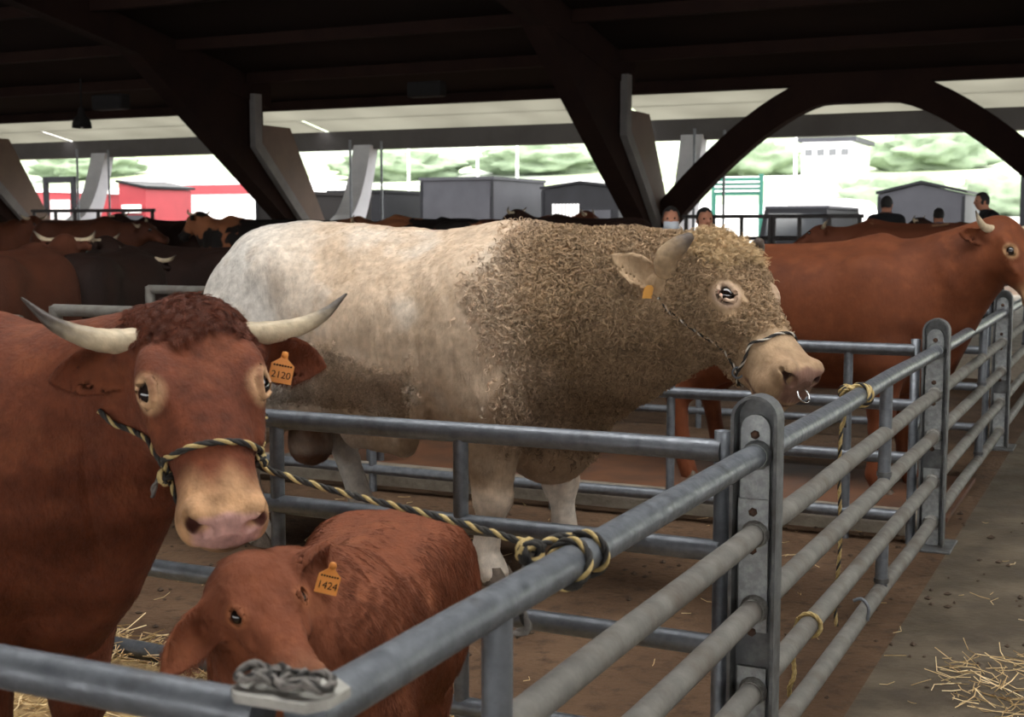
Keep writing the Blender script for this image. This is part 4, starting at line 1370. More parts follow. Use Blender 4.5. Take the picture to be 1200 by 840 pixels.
    for k in range(21):
        a = 2 * math.pi * k / 20
        ring.append(cen + R @ np.array([math.cos(a) * rr * .8 + .012, math.sin(a) * rr * .9, -abs(math.cos(a)) * .0 - .012 + math.cos(a) * -.012]))
    t = MB().tube([Vector(p) for p in ring], .0042, 8, cap=False).build('nose_ring', mat('bright_steel', (.75, .75, .75), .2, 1.0), None); t.parent = obj; tag(t, 'bright steel nose ring')
    # ear tag
    e0 = np.array(h_(.03, -.29, -.21)); al = R @ np.array([-.95, -.85, .05]); al /= np.linalg.norm(al); inn = R @ np.array([.40, -.75, .5]); inn -= al * (inn @ al); inn /= np.linalg.norm(inn)
    sid = np.cross(inn, al)
    ctr = Vector(e0 + al * .055 + inn * .035 + dir_local(hd, (-.015, 0, -.055)))
    t = MB().prism([(-.021, -.028), (.021, -.028), (.021, .014), (.010, .026), (-.010, .026), (-.021, .014)], .003, ctr, Vector(dir_local(hd, (.95, .3, 0))), Vector(dir_local(hd, (.2, 0, 1)))).build('ear_tag', mat('tag_ochre', (.62, .30, .06), .5), None); t.parent = obj; tag(t, 'ochre plastic ear tag')
    # ---- curls
    rg = np.random.default_rng(11)
    hmat = hair_mat('cream_curls', .7)
    def off_ear(p):
        k_ = np.ones(len(p), F32)
        for s_ in (-1, 1):
            b_ = o + R @ (np.array([.03, s_ * .29, -.21]) * L_); a_ = R @ np.array([-.95, s_ * .85, .05]); a_ = a_ / np.linalg.norm(a_)
            t_ = np.clip((p - b_) @ a_, .035, .26); d_ = np.sqrt(((p - b_ - t_[:, None] * a_) ** 2).sum(-1))
            k_ *= sstep(.062, .075, d_)
        return k_
    def w_neck(p):
        q = head_coords(p, o, R, L_)
        k = sstep(.64, .90, p[:, 0] + .05 * np.sin(p[:, 2] * 11) + .20 * (p[:, 2] - 1.1)) * sstep(.52, .70, p[:, 2])
        k *= 1 - sstep(-.06, .02, q[:, 0]) * (np.abs(q[:, 1]) < .30) * (q[:, 2] > -.52)
        return k * np.where(p[:, 1] < .12, 1, .25) * off_ear(p)
    P, Nn = sample_skin(me, w_neck, 10500, rg)
    st = curly_hair(P, Nn, (-.25, 0, -1), .044, rg, per=9, spread=.0055, curl=.0095, turns=1.25, lift=.40, m_=9, clump=.88, droop=.15)
    lk = rg.normal(1, .24, (len(P), 1)).clip(.45, 1.6); cc = np.repeat(col(P) * lk, 9, 0) * rg.uniform(.85, 1.12, (len(st), 1))
    t = make_hair('neck_curls', obj, st, np.clip(cc, .01, .9), .00075, hmat); t['kind'] = 'stuff'
    def w_head(p):
        q = head_coords(p, o, R, L_)
        k = sstep(-.12, -.02, q[:, 0]) * (1 - sstep(.58, .70, q[:, 0])) * (np.abs(q[:, 1]) < .34) * (q[:, 2] > -.56)
        e = np.array(EYE_H); d = np.sqrt((q[:, 0] - e[0]) ** 2 + (np.abs(q[:, 1]) - e[1] * W_) ** 2 + (q[:, 2] - e[2]) ** 2)
        return k * sstep(.09, .14, d) * off_ear(p)
    P, Nn = sample_skin(me, w_head, 5200, rg)
    q = head_coords(P, o, R, L_)
    dn = R @ np.array([.6, 0, -.5])
    st = curly_hair(P, Nn, dn, .042 - .016 * sstep(.3, .65, q[:, 0]), rg, per=8, spread=.006, curl=.009, turns=1.2, lift=.5, m_=9, clump=.8, droop=.12)
    lk = rg.normal(1.05, .24, (len(P), 1)).clip(.45, 1.6); cc = np.repeat(col(P) * lk, 8, 0) * rg.uniform(.85, 1.12, (len(st), 1))
    t = make_hair('face_curls', obj, st, np.clip(cc, .01, .9), .0007, hmat); t['kind'] = 'stuff'
    # fluffy poll
    def w_poll(p):
        q = head_coords(p, o, R, L_)
        return ((q[:, 0] > -.12) & (q[:, 0] < .22) & (q[:, 2] > -.10) & (np.abs(q[:, 1]) < .2)).astype(F32)
    P, Nn = sample_skin(me, w_poll, 900, rg)
    up = dir_local(hd, (.15, -.1, 1))
    Nt = Nn * .5 + up.astype(F32) * .5 + rg.normal(0, .38, Nn.shape).astype(F32); Nt /= np.sqrt((Nt ** 2).sum(-1, keepdims=True))
    st = curly_hair(P, Nt, R @ np.array([.2, 0, .3]), .062, rg, per=9, spread=.008, curl=.009, turns=1.1, lift=.95, m_=9, clump=.55, droop=.05)
    cc = np.repeat(np.tile(np.array(lin(196, 170, 132), F32), (len(P), 1)) * rg.normal(1, .14, (len(P), 1)), 9, 0)
    t = make_hair('poll_tuft', obj, st, np.clip(cc, .01, .9), .0007, hmat); t['kind'] = 'stuff'
    # wavy hair on the lower flank
    def w_flank(p):
        return sstep(-.62, -.45, p[:, 0]) * sstep(.42, .25, p[:, 0]) * sstep(.74, .82, p[:, 2]) * sstep(1.06, .94, p[:, 2] + .05 * np.sin(p[:, 0] * 9)) * (p[:, 1] < .1)
    P, Nn = sample_skin(me, w_flank, 2600, rg)
    st = curly_hair(P, Nn, (-.35, 0, -1), .038, rg, per=9, spread=.007, curl=.0055, turns=1.5, lift=.18, m_=9, clump=.8, droop=.05)
    lk = rg.normal(.98, .20, (len(P), 1)).clip(.5, 1.5); cc = np.repeat(col(P) * lk, 9, 0)
    t = make_hair('flank_waves', obj, st, np.clip(cc, .01, .9), .0007, hmat); t['kind'] = 'stuff'
    # short body coat
    def w_body(p):
        q = head_coords(p, o, R, L_)
        return (1 - .85 * sstep(.75, 1.0, p[:, 0]) * sstep(.65, .8, p[:, 2]) ) * np.where(p[:, 1] < .15, 1, .3)
    P, Nn = sample_skin(me, w_body, 90000, rg)
    wv = fbm(P * np.array([1, 1, .6], F32), 14, 3, 2.0)
    d = np.stack([-.7 + .8 * wv, 0 * wv, -1 + 0 * wv], 1)
    st = straight_hair(P, Nn, d, .020, .30, rg, 4, .35, .1)
    cc = col(P) * rg.uniform(.82, 1.15, (len(P), 1))
    t = make_hair('short_coat', obj, st, np.clip(cc, .01, .9), .0006, hmat); t['kind'] = 'stuff'
    r = Animal(); r.obj, r.F, r.o, r.R, r.L = obj, F, o, R, L_
    return r

# ------------------------------------------------------------------ red cattle: shared colouring
def red_col(o, R, L_, W_, base, dark, light, ring, nose, eye_ring, seed=0.0, far=.85):
    base = np.array(base, F32); dark = np.array(dark, F32); light = np.array(light, F32)
    def col(p):
        a = fbm(p, 3.0, 4, 3.0 + seed); b = fbm(p, 11, 4, 8.0 + seed)
        c = np.tile(base, (len(p), 1))
        c = mixc(c, dark, sstep(.0, .7, a) * .6)
        c = mixc(c, light, sstep(.1, .6, b) * .45)
        c = face_marks(c, p, o, R, L_, W_, np.array(lin(150, 105, 85), F32), np.array(ring, F32), np.array(nose, F32), np.array(lin(70, 34, 26), F32), np.array(eye_ring, F32), far=far)
        return np.clip(c, .004, .9)
    return col

def cow_tag(obj, ctr, X, Y, w, h, text, size):
    """orange plastic ear tag with its number"""
    X = Vector(X).normalized(); Y = Vector(Y); Y = (Y - X * Y.dot(X)).normalized(); N_ = X.cross(Y)
    ctr = Vector(ctr)
    t = MB().prism([(-w / 2, -h / 2), (w / 2, -h / 2), (w / 2, h * .10), (w * .16, h * .30), (w * .12, h * .52), (-w * .12, h * .52), (-w * .16, h * .30), (-w / 2, h * .10)], .0025, ctr, X, Y).build('ear_tag', mat('tag_orange', (.80, .30, .06), .45), None)
    t.parent = obj; tag(t, 'orange plastic ear tag with a number')
    def put(s, sz, dy):
        cu = bpy.data.curves.new('tag_number', 'FONT'); cu.body = s; cu.size = sz; cu.align_x = 'CENTER'; cu.align_y = 'CENTER'; cu.extrude = .0003
        tmp = bpy.data.objects.new('tmp_text', cu); COL.objects.link(tmp)
        bpy.context.view_layer.update()
        me = bpy.data.meshes.new_from_object(tmp.evaluated_get(bpy.context.evaluated_depsgraph_get()))
        bpy.data.objects.remove(tmp)
        for v in me.vertices:
            q = v.co.copy(); v.co = ctr + X * q.x + Y * (q.y + dy) + N_ * (.0016 + q.z)
        me.materials.clear(); me.materials.append(M['black'])
        o_ = bpy.data.objects.new('tag_number', me); COL.objects.link(o_); o_.parent = t
    put(text, size, -h * .24)
    m_ = MB()
    for i in range(7):
        m_.box(ctr + X * (-w * .36 + w * .12 * i) + Y * (h * .07) + N_ * .0016, (w * .08, h * .055, .0006), (X, Y, N_))
    s_ = m_.build('tag_small_print', M['black'], None); s_.parent = t
    MB().lathe([(0, .004), (.006, .004), (.008, .0015), (.008, 0)], ctr + Y * h * .42, 10, N_).build('tag_stud', mat('tag_stud', (.7, .26, .05), .5), None).parent = t
    return t

# ------------------------------------------------------------------ the horned red cow, head turned to the viewer
def build_cow():
    hd = (.9026, -.4305); c0 = (-1.62, 3.34)
    poll = to_local(c0, hd, PX(224, 376, 2.94)); nose = to_local(c0, hd, PX(268, 598, 2.60))
    L_ = .525; W_ = 1.26
    o, R = head_frame(poll, nose - poll, dir_local(hd, (.30, -.8, .55)))
    hb = o + R @ (np.array([.14, 0, -.24]) * L_)
    neck = ([(.36, 0, 1.00), (.58, .0, 1.02), hb * .45 + np.array([.60, .02, 1.05]) * .55, hb], [.28, .26, .205, .155], .80)
    F, zm, feet = body_field(.78, .76, .63, 1.345, .80, neck, [(.10, .02, -1), (-.02, 0, 1)], [(0, 0, -1), (.1, 0, 1)])
    F.limb([(.35, 0, 1.19), (.52, 0, 1.21), o * .5 + np.array([.55, 0, 1.19]) * .5, o + R @ (np.array([.02, 0, -.12]) * L_)], [.10, .11, .10, .075], .10)
    F.limb([(.45, 0, .70), (.64, 0, .70), (.74, 0, .80), hb * .5 + np.array([.74, 0, .84]) * .5], [.10, .11, .10, .075], .09, ax=(0, 1, 0), q=.8)
    ears = [((.09, .225, -.11), (.30, 1, -.10), (.80, .1, .55), .185, .060, .010, .9),
            ((.10, -.235, -.10), (.16, -1, -.16), (.75, -.1, .6), .185, .056, .010, .9)]
    add_head(F, o, R, L_, ears, wide=W_)
    F.frame(o, R, L_); F.ell((.0, 0, -.06), (.10, .20, .09), .06); F.frame()
    hm = lambda p: (((p - (o + R @ (np.array([.5, 0, -.15]) * L_))) ** 2).sum(-1) < (.72 * L_) ** 2)
    me = field_mesh('cow', F, (-1.0, -.75, -.02), (float(nose[0]) + .35, .60, 1.62), .0115, refine=(hm, lambda p: hm(p) & (head_coords(p, o, R, L_)[:, 0] > .20), near_eyes(o, R, L_, W_)))
    v = get_v(me); nn = get_n(me); q = head_coords(v, o, R, L_)
    body = 1 - sstep(-.35, .1, q[:, 0])
    n1 = fbm(v, 10, 3, 1.0)
    v2 = v + nn * (n1 * .004 * body)[:, None]; v2[:, 2] = np.maximum(v2[:, 2], 0)
    set_v(me, v2)
    col = red_col(o, R, L_, W_, lin(97, 49, 28), lin(73, 35, 20), lin(118, 66, 40), lin(192, 150, 110), lin(206, 160, 150), lin(196, 158, 120))
    paint(me, col)
    obj = make_root(me, 'cow', (c0[0], c0[1], 0), hd, coat_mat('red_coat', .8, .45, (90, 90, 50), .26, 30))
    tag(obj, 'red-brown cow with long pale horns and rope halter facing the viewer', 'cow')
    add_eyes(obj, o, R, L_, W_)
    h_ = lambda *a: tuple(o + R @ (np.array(a) * L_))
    add_horn(obj, [h_(.035, .17, -.06), h_(.050, .30, -.05), h_(.055, .44, -.02), h_(.02, .56, .01), h_(-.07, .68, .04)], [.029, .027, .022, .015, .003], .66)
    add_horn(obj, [h_(.035, -.17, -.06), h_(.055, -.30, -.04), h_(.06, -.42, -.0), h_(-.01, -.55, .02), h_(-.16, -.66, .02)], [.029, .028, .024, .016, .003], .55)
    for f in feet: add_hoof(obj, (f[0], f[1], 0), (1, 0, 0), .050)
    al = R @ np.array([.30, 1, -.10]); al /= np.linalg.norm(al); inn = R @ np.array([.80, .1, .55]); inn -= al * (inn @ al); inn /= np.linalg.norm(inn)
    # tag hangs in front of the ear, facing the viewer
    e0 = np.array(h_(.09, .225, -.11))
    wl = lambda d: dir_local(hd, d)
    cow_tag(obj, e0 + al * .085 + inn * .035 + wl((0, -.02, -.012)), wl((.96, .22, -.22)), wl((.28, .05, .96)), .052, .070, '2120', .022)
    rg = np.random.default_rng(5)
    hmat = hair_mat('red_hair', .5)
    wside = lambda p: np.where(p[:, 1] < .25, 1, .3)
    def w_body(p):
        q = head_coords(p, o, R, L_)
        hz = (q[:, 0] > -.05) & (np.abs(q[:, 1]) < .6) & (np.abs(q[:, 2] + .2) < .5)
        return np.where(hz, 1.5 * (1 - sstep(.80, .95, q[:, 0])), sstep(-.35, .1, p[:, 0]) + .05) * wside(p)
    P, Nn = sample_skin(me, w_body, 130000, rg)
    q = head_coords(P, o, R, L_)
    inhead = (q[:, 0] > -.05) & (np.abs(q[:, 1]) < .34) & (np.abs(q[:, 2] + .2) < .42)
    wv = fbm(P, 11, 3, 2.0)
    d = np.stack([-.8 + .7 * wv, .2 * wv, -1 + 0 * wv], 1)
    d[inhead] = (R @ np.array([.9, 0, -.2]))
    e = np.array(EYE_H); de = np.sqrt((q[:, 0] - e[0]) ** 2 + (np.abs(q[:, 1]) - e[1] * W_) ** 2 + (q[:, 2] - e[2]) ** 2)
    ln = np.where(inhead, .011, .017) * sstep(.05, .10, de)
    keep = ln > .002
    P, Nn, d, ln, inhead = P[keep], Nn[keep], d[keep], ln[keep], inhead[keep]
    st = straight_hair(P, Nn, d, ln, .28, rg, 4, .35, .1)
    cc = col(P) * rg.uniform(.8, 1.2, (len(P), 1))
    t = make_hair('short_coat', obj, st, np.clip(cc, .004, .9), .00042, hmat); t['kind'] = 'stuff'
    # curly poll
    def w_poll(p):
        q = head_coords(p, o, R, L_)
        return (sstep(.13, .06, q[:, 0] + .04 * np.sin(q[:, 1] * 25)) * ((q[:, 0] > -.16) & (q[:, 2] > -.16) & (np.abs(q[:, 1]) < .25))).astype(F32)
    P, Nn = sample_skin(me, w_poll, 1300, rg)
    q = head_coords(P, o, R, L_)
    st = curly_hair(P, Nn, R @ np.array([1.0, 0, .2]), .034 + .022 * sstep(.14, .0, np.abs(q[:, 1])), rg, per=16, spread=.008, curl=.0045, turns=.8, lift=.28, m_=8, clump=.5, droop=.15)
    cc = np.repeat(np.tile(np.array(lin(94, 46, 26), F32), (len(P), 1)) * rg.normal(1, .18, (len(P), 1)), 16, 0) * rg.uniform(.8, 1.2, (len(st), 1))
    t = make_hair('curly_poll', obj, st, np.clip(cc, .004, .9), .0005, hmat); t['kind'] = 'stuff'
    r = Animal(); r.obj, r.F, r.o, r.R, r.L = obj, F, o, R, L_
    return r

# ------------------------------------------------------------------ the calf beside its mother
def build_calf():
    hd = (-.18, -.984); c0 = (-.375, 3.03)
    poll = to_local(c0, hd, PX(288, 664, 2.60)); nose = to_local(c0, hd, PX(352, 778, 2.42))
    L_ = .30; W_ = 1.22
    o, R = head_frame(poll, nose - poll, dir_local(hd, (.12, -.45, .9)))
    hb = o + R @ (np.array([.14, 0, -.22]) * L_)
    neck = ([(.20, 0, .70), (.32, 0, .74), hb * .5 + np.array([.34, 0, .76]) * .5, hb], [.19, .175, .145, .11], .85)
    F, zm, feet = body_field(.50, .45, .46, .85, .52, neck, [(.0, .0, -1), (.10, 0, 1)], [(0, 0, -1), (.06, 0, 1)], belly=.02)
    ears = [((.12, .21, -.12), (.20, .80, .62), (.80, .45, .1), .125, .048, .009, 1.3),
            ((.12, -.21, -.12), (.62, -1, -.35), (.6, 0, .8), .185, .046, .009, .8)]
    add_head(F, o, R, L_, ears, wide=W_)
    hm = lambda p: (((p - (o + R @ (np.array([.5, 0, -.15]) * L_))) ** 2).sum(-1) < (.72 * L_) ** 2)
    me = field_mesh('calf', F, (-.62, -.50, -.02), (float(nose[0]) + .2, .5, 1.10), .0095, refine=(hm, hm, near_eyes(o, R, L_, W_)))
    v = get_v(me); nn = get_n(me)
    set_v(me, v + nn * (fbm(v, 16, 3, 1.0) * .003)[:, None])
    col = red_col(o, R, L_, W_, lin(112, 61, 37), lin(90, 47, 27), lin(138, 82, 52), lin(136, 92, 66), lin(150, 96, 80), lin(150, 92, 58), seed=4.0, far=.5)
    paint(me, col)
    obj = make_root(me, 'calf', (c0[0], c0[1], 0), hd, coat_mat('calf_coat', .8, .4, (80, 80, 40), .16, 22))
    tag(obj, 'small light-red calf with lowered head, tucked below the horned cow', 'calf')
    add_eyes(obj, o, R, L_, W_)
    for f in feet: add_hoof(obj, (f[0], f[1], 0), (1, 0, 0), .036)
    h_ = lambda *a: o + R @ (np.array(a) * L_)
    al = R @ np.array([.20, .80, .62]); al /= np.linalg.norm(al)
    wl = lambda d: dir_local(hd, d)
    cow_tag(obj, h_(.12, .21, -.12) + al * .090 + wl((.026, -.040, -.026)), wl((.90, .3, -.30)), wl((.32, .15, .93)), .046, .062, '1424', .021)
    rg = np.random.default_rng(6)
    hmat = hair_mat('calf_hair', .5)
    def w_body(p):
        q = head_coords(p, o, R, L_)
        return np.where((q[:, 0] > .85) & (np.abs(q[:, 1]) < .3), .05, sstep(.2, .45, p[:, 2]) + .1)
    P, Nn = sample_skin(me, w_body, 90000, rg)
    wv = fbm(P, 9, 3, 2.0)
    d = np.stack([-.5 + 1.0 * wv, .3 * wv, -1 + 0 * wv], 1)
    q = head_coords(P, o, R, L_)
    e = np.array(EYE_H); de = np.sqrt((q[:, 0] - e[0]) ** 2 + (np.abs(q[:, 1]) - e[1] * W_) ** 2 + (q[:, 2] - e[2]) ** 2)
    inhead = (q[:, 0] > -.1) & (np.abs(q[:, 1]) < .36) & (np.abs(q[:, 2] + .2) < .42)
    st = straight_hair(P, Nn, d, np.where(inhead, .012, .026) * sstep(.06, .12, de) + .001, .30, rg, 5, .30, .2)
    lock = fbm(P * np.array([1, 1, .35], F32), 60, 2, 7.0)
    cc = col(P) * (rg.uniform(.82, 1.2, (len(P), 1)) * (1 + .35 * lock)[:, None])
    t = make_hair('short_coat', obj, st, np.clip(cc, .004, .9), .00045, hmat); t['kind'] = 'stuff'
    r = Animal(); r.obj, r.F, r.o, r.R, r.L = obj, F, o, R, L_
    return r

# ------------------------------------------------------------------ the red cow on the right
def build_red_cow():
    hd = (.9026, -.4305); c0 = (1.80, 8.25)
    poll = to_local(c0, hd, PX(1178, 264, 7.65)); nose = to_local(c0, hd, PX(1240, 360, 7.30))
    L_ = .52; W_ = 1.15
    o, R = head_frame(poll, nose - poll, dir_local(hd, (.45, -.7, .6)))
    hb = o + R @ (np.array([.14, 0, -.24]) * L_)
    neck = ([(.42, 0, 1.12), (.66, 0, 1.16), hb * .45 + np.array([.66, 0, 1.2]) * .55, hb], [.32, .30, .235, .17], .8)
    F, zm, feet = body_field(.86, .80, .62, 1.50, .84, neck, [(0, 0, -1), (.12, 0, 1)], [(0, 0, -1), (.12, 0, 1)])
    F.limb([(.38, 0, 1.36), (.62, 0, 1.38), o + R @ (np.array([.02, 0, -.12]) * L_)], [.09, .10, .075], .10)
    F.limb([(.5, 0, .72), (.76, 0, .72), (.85, 0, .9), hb], [.11, .13, .12, .1], .09, ax=(0, 1, 0), q=.8)
    ears = [((.08, .20, -.12), (-.2, 1, -.1), (.8, 0, .5), .18, .055, .012, .9), ((.08, -.20, -.12), (-.35, -1, -.25), (.6, -.4, .5), .18, .055, .012, .9)]
    add_head(F, o, R, L_, ears, wide=W_)
    hm = lambda p: (((p - (o + R @ (np.array([.5, 0, -.15]) * L_))) ** 2).sum(-1) < (.72 * L_) ** 2)
    me = field_mesh('cow', F, (-1.1, -.65, -.02), (float(nose[0]) + .3, .65, 1.85), .019, refine=(hm,))
    col = red_col(o, R, L_, W_, lin(102, 53, 27), lin(80, 40, 21), lin(120, 66, 36), lin(170, 132, 96), lin(190, 140, 125), lin(200, 160, 118), seed=9.0)
    paint(me, col)
    obj = make_root(me, 'cow', (c0[0], c0[1], 0), hd, coat_mat('red_coat_plain', .7, .3, (60, 60, 30), .14, 14))
    tag(obj, 'hornless-looking red cow standing behind the bull at the right edge', 'cow')
    obj['label'] = 'plain red cow with pale eye ring standing behind the second post'
    add_eyes(obj, o, R, L_, W_)
    h_ = lambda *a: tuple(o + R @ (np.array(a) * L_))
    add_horn(obj, [h_(.03, -.16, -.05), h_(.02, -.30, -.04), h_(-.02, -.42, .02), h_(-.10, -.48, .08)], [.026, .023, .016, .004], .75)
    add_horn(obj, [h_(.03, .16, -.05), h_(.02, .30, -.04), h_(-.02, .42, .02), h_(-.10, .48, .08)], [.026, .023, .016, .004], .75)
    for f in feet: add_hoof(obj, (f[0], f[1], 0), (1, 0, 0), .052)
    rg = np.random.default_rng(8)
    P, Nn = sample_skin(me, lambda p: np.where(p[:, 1] < .15, 1, .2), 40000, rg)
    st = straight_hair(P, Nn, (-.6, 0, -1), .018, .25, rg, 4, .4, .1)
    t = make_hair('short_coat', obj, st, np.clip(col(P) * rg.uniform(.85, 1.15, (len(P), 1)), .004, .9), .0007, hair_mat('red_plain_hair', .5)); t['kind'] = 'stuff'
    r = Animal(); r.obj, r.F, r.o, r.R, r.L = obj, F, o, R, L_
    return r

import time as _t
_t0 = _t.time()
BULL = build_bull(); pass
COW = build_cow(); pass
CALF = build_calf(); pass
REDCOW = build_red_cow(); pass
# ================================================================== ropes
M['rope_black'] = mat('rope_black', (.020, .019, .018), .8, var=(.04, .036, .03), vscale=80)
M['rope_yellow'] = mat('rope_yellow', (.50, .38, .17), .75, var=(.38, .27, .10), vscale=80)
M['rope_white'] = mat('rope_white', (.62, .58, .50), .75, var=(.50, .45, .38), vscale=80)
M['rope_grey'] = mat('rope_grey', (.13, .12, .11), .8, var=(.22, .20, .18), vscale=80)

def resample(pts, step):
    P = [Vector(p) for p in pts]
    d = [0]
    for a, b in zip(P, P[1:]): d.append(d[-1] + (b - a).length)
    n = max(3, int(d[-1] / step))
    xs = np.linspace(0, d[-1], n + 1)
    A_ = np.array([p[:] for p in P])
    return [Vector((np.interp(x, d, A_[:, 0]), np.interp(x, d, A_[:, 1]), np.interp(x, d, A_[:, 2]))) for x in xs]

def rope(root, pts, r, mats, pitch=None, name='strand', smooth=True):
    """twisted rope: one helical strand for each material"""
    path = catmull(pts, 8) if smooth else [Vector(p) for p in pts]
    pitch = pitch or r * 9
    path = resample(path, pitch / 10)
    n = len(path); k = len(mats)
    t0 = (path[1] - path[0]).normalized(); N_ = t0.orthogonal().normalized()
    fr = []
    for i in range(n):
        t = (path[min(i + 1, n - 1)] - path[max(i - 1, 0)]).normalized()
        N_ = (N_ - t * N_.dot(t)).normalized()
        fr.append((N_.copy(), t.cross(N_)))
    for j, m_ in enumerate(mats):
        q = []
        for i in range(n):
            a = 2 * math.pi * (i / 10 + j / k)
            q.append(path[i] + (fr[i][0] * math.cos(a) + fr[i][1] * math.sin(a)) * r * .52)
        MB().tube(q, r * .62, 6).build(name, m_, root)

def skin_path(an, pts, lift, it=14, n=6):
    """points in head units laid on the animal's surface; returns world points"""
    q = catmull([Vector(p) for p in pts], n)
    P = np.array([an.o + an.R @ (np.array(p[:]) * an.L) for p in q], F32)
    P = an.F.project(P, it)
    for _ in range(4):
        P[1:-1] = (P[:-2] + P[2:] + 2 * P[1:-1]) / 4
    P = an.F.project(P, 3)
    g = an.F.grad(P, .004); g /= np.maximum(np.sqrt((g * g).sum(-1)), 1e-6)[:, None]
    P = P + g * lift
    return [world_of(an.obj, p) for p in P]

bpy.context.view_layer.update()
BY = [M['rope_black'], M['rope_yellow'], M['rope_black']]
BW = [M['rope_black'], M['rope_white'], M['rope_black']]

def knot(root, c, r, R_, mats, seed=0):
    rg = random.Random(seed)
    for k in range(3):
        ax = Vector((rg.uniform(-1, 1), rg.uniform(-1, 1), rg.uniform(-1, 1))).normalized(); X = ax.orthogonal().normalized(); Y = ax.cross(X)
        pts = [c + (X * math.cos(a) + Y * math.sin(a)) * R_ for a in [2 * math.pi * i / 10 for i in range(11)]]
        rope(root, pts, r, mats, name='knot_strand')

# halter and lead of the horned cow
noseband = skin_path(COW, [(.67 + .015 * math.cos(p), .22 * math.sin(p), -.12 + .22 * math.cos(p)) for p in [math.radians(a) for a in (-108, -80, -50, -20, 10, 40, 70, 100)]], .009)
kl, kr = noseband[0], noseband[-1]
root = empty('rope_halter', kl); tag(root, 'black and yellow rope halter on the horned cow, tied to the near rail', 'rope')
rope(root, noseband, .0068, BY)
ck = skin_path(COW, [(.66, -.22, -.16), (.48, -.30, -.20), (.34, -.34, -.26), (.20, -.36, -.30)], .008)
rope(root, [kl] + ck[2:], .006, BY)
jw = skin_path(COW, [(.68, -.20, -.18), (.75, -.20, -.24), (.80, -.14, -.32)], .007)
rope(root, [kl] + jw[2:], .006, BY)
cr = skin_path(COW, [(.66, .22, -.16), (.48, .30, -.18), (.36, .32, -.24)], .008)
rope(root, [kr] + cr[2:], .006, BY)
knot(root, kl + Vector((.0, -.010, -.004)), .007, .014, BY, 3)
knot(root, kr + Vector((.004, -.008, -.004)), .006, .013, BY, 5)
# frayed tail of the knot
rope(root, [kl + Vector((-.006, -.012, 0)), kl + Vector((-.020, -.020, -.020)), kl + Vector((-.026, -.016, -.045))], .006, [M['rope_grey'], M['rope_grey']])
def rail_point(Pa, Pb, px, z):
    u = (px - 600) / FPX; d = Pb - Pa
    t = (u * Pa.y - Pa.x) / (d.x - u * d.y)
    return Pa + d * t + Z * z
rp = rail_point(P0, P1, 688, RAILS[0])
kn = rail_point(P0, P1, 652, RAILS[0]) + C * .050 + Z * .03
s0 = kr
lead = [s0, s0 + Vector((.015, -.01, -.02)), PX(400, 577, 2.72), PX(505, 603, 2.62), PX(590, 628, 2.52), PX(632, 641, 2.46), kn]
rope(root, lead, .0070, BY)
rr = R_RAIL * 1.06 + .007
def ring_on_rail(root, c, mats, r=.0075, ax=A, lean=.0, R_=rr, a0=0, a1=360):
    X = C; pts = []
    for i in range(15):
        a = math.radians(a0 + (a1 - a0) * i / 14)
        pts.append(c + (X * math.cos(a) + Z * math.sin(a)) * R_ + ax * lean * math.sin(a) + ax * .004 * i / 7)
    rope(root, pts, r, mats)
ring_on_rail(root, rp, BY)
ring_on_rail(root, rp - A * .085, BY, lean=.02)
knot(root, kn, .0085, .020, BY, 8)
rope(root, [rp + C * .03 + Z * .03, rp - A * .04 + C * .045 + Z * .035, kn], .0075, BY)
rope(root, [kn, kn + C * .012 - Z * .05, kn + C * .02 - Z * .10, kn + C * .005 - Z * .14 , kn + C * .03 - Z * .155], .008, [M['rope_grey'], M['rope_black'], M['rope_grey']])

# halter of the bull: thin black and white rope
nb = skin_path(BULL, [(.72 + .03 * math.cos(p), .34 * math.sin(p), -.17 + .34 * math.cos(p)) for p in [math.radians(a) for a in (-120, -95, -70, -40, -10, 20, 50)]], .006)
root = empty('bull_halter', nb[0]); tag(root, 'thin black and white rope halter on the bull head', 'rope')
rope(root, nb, .0062, BW, pitch=.075)
ck = skin_path(BULL, [(.66, -.28, -.30), (.52, -.32, -.28), (.36, -.34, -.28), (.22, -.36, -.27), (.10, -.36, -.25)], .014)
rope(root, [nb[0]] + ck[1:], .0062, BW, pitch=.075)
jw = skin_path(BULL, [(.70, -.28, -.34), (.74, -.18, -.46), (.74, -.02, -.50)], .008)
rope(root, [nb[0]] + jw[1:], .0055, BW, pitch=.075)
X_ = (nb[2] - nb[0]).normalized()
pts = [nb[0] + Vector((0, -.012, 0)) + (Vector((1, 0, 0)) * math.cos(a) + Z * math.sin(a)) * .021 for a in [2 * math.pi * i / 16 for i in range(17)]]
MB().tube(pts, .0045, 8, cap=False).build('halter_ring', M['galv'], root)

# yellow rope tied on the second panel
rp2 = rail_point(P1, P2, 1012, RAILS[0])
root = empty('tied_rope', rp2); tag(root, 'frayed yellow rope looped on the top rail, its end hanging down', 'rope')
YD = [M['rope_yellow'], M['rope_black'], M['rope_yellow']]
ring_on_rail(root, rp2, YD, r=.008)
ring_on_rail(root, rp2 - A * .05, YD, r=.008, lean=.03, a0=-40, a1=200)
k2 = rp2 + C * .048 + Z * .012 - A * .03
knot(root, k2, .009, .022, YD, 12)
rope(root, [k2, k2 + C * .01 - Z * .06, k2 + C * .006 - Z * .13], .010, [M['rope_grey'], M['rope_black'], M['rope_yellow']])
hang = [k2, k2 - Z * .10 + C * .012, k2 - Z * .3 + C * .018, k2 - Z * .55 + C * .008, k2 - Z * .78 + C * .02, k2 - Z * .88 + C * .015]
rope(root, hang, .0068, YD)
e = PX(957, 690, 5.45)
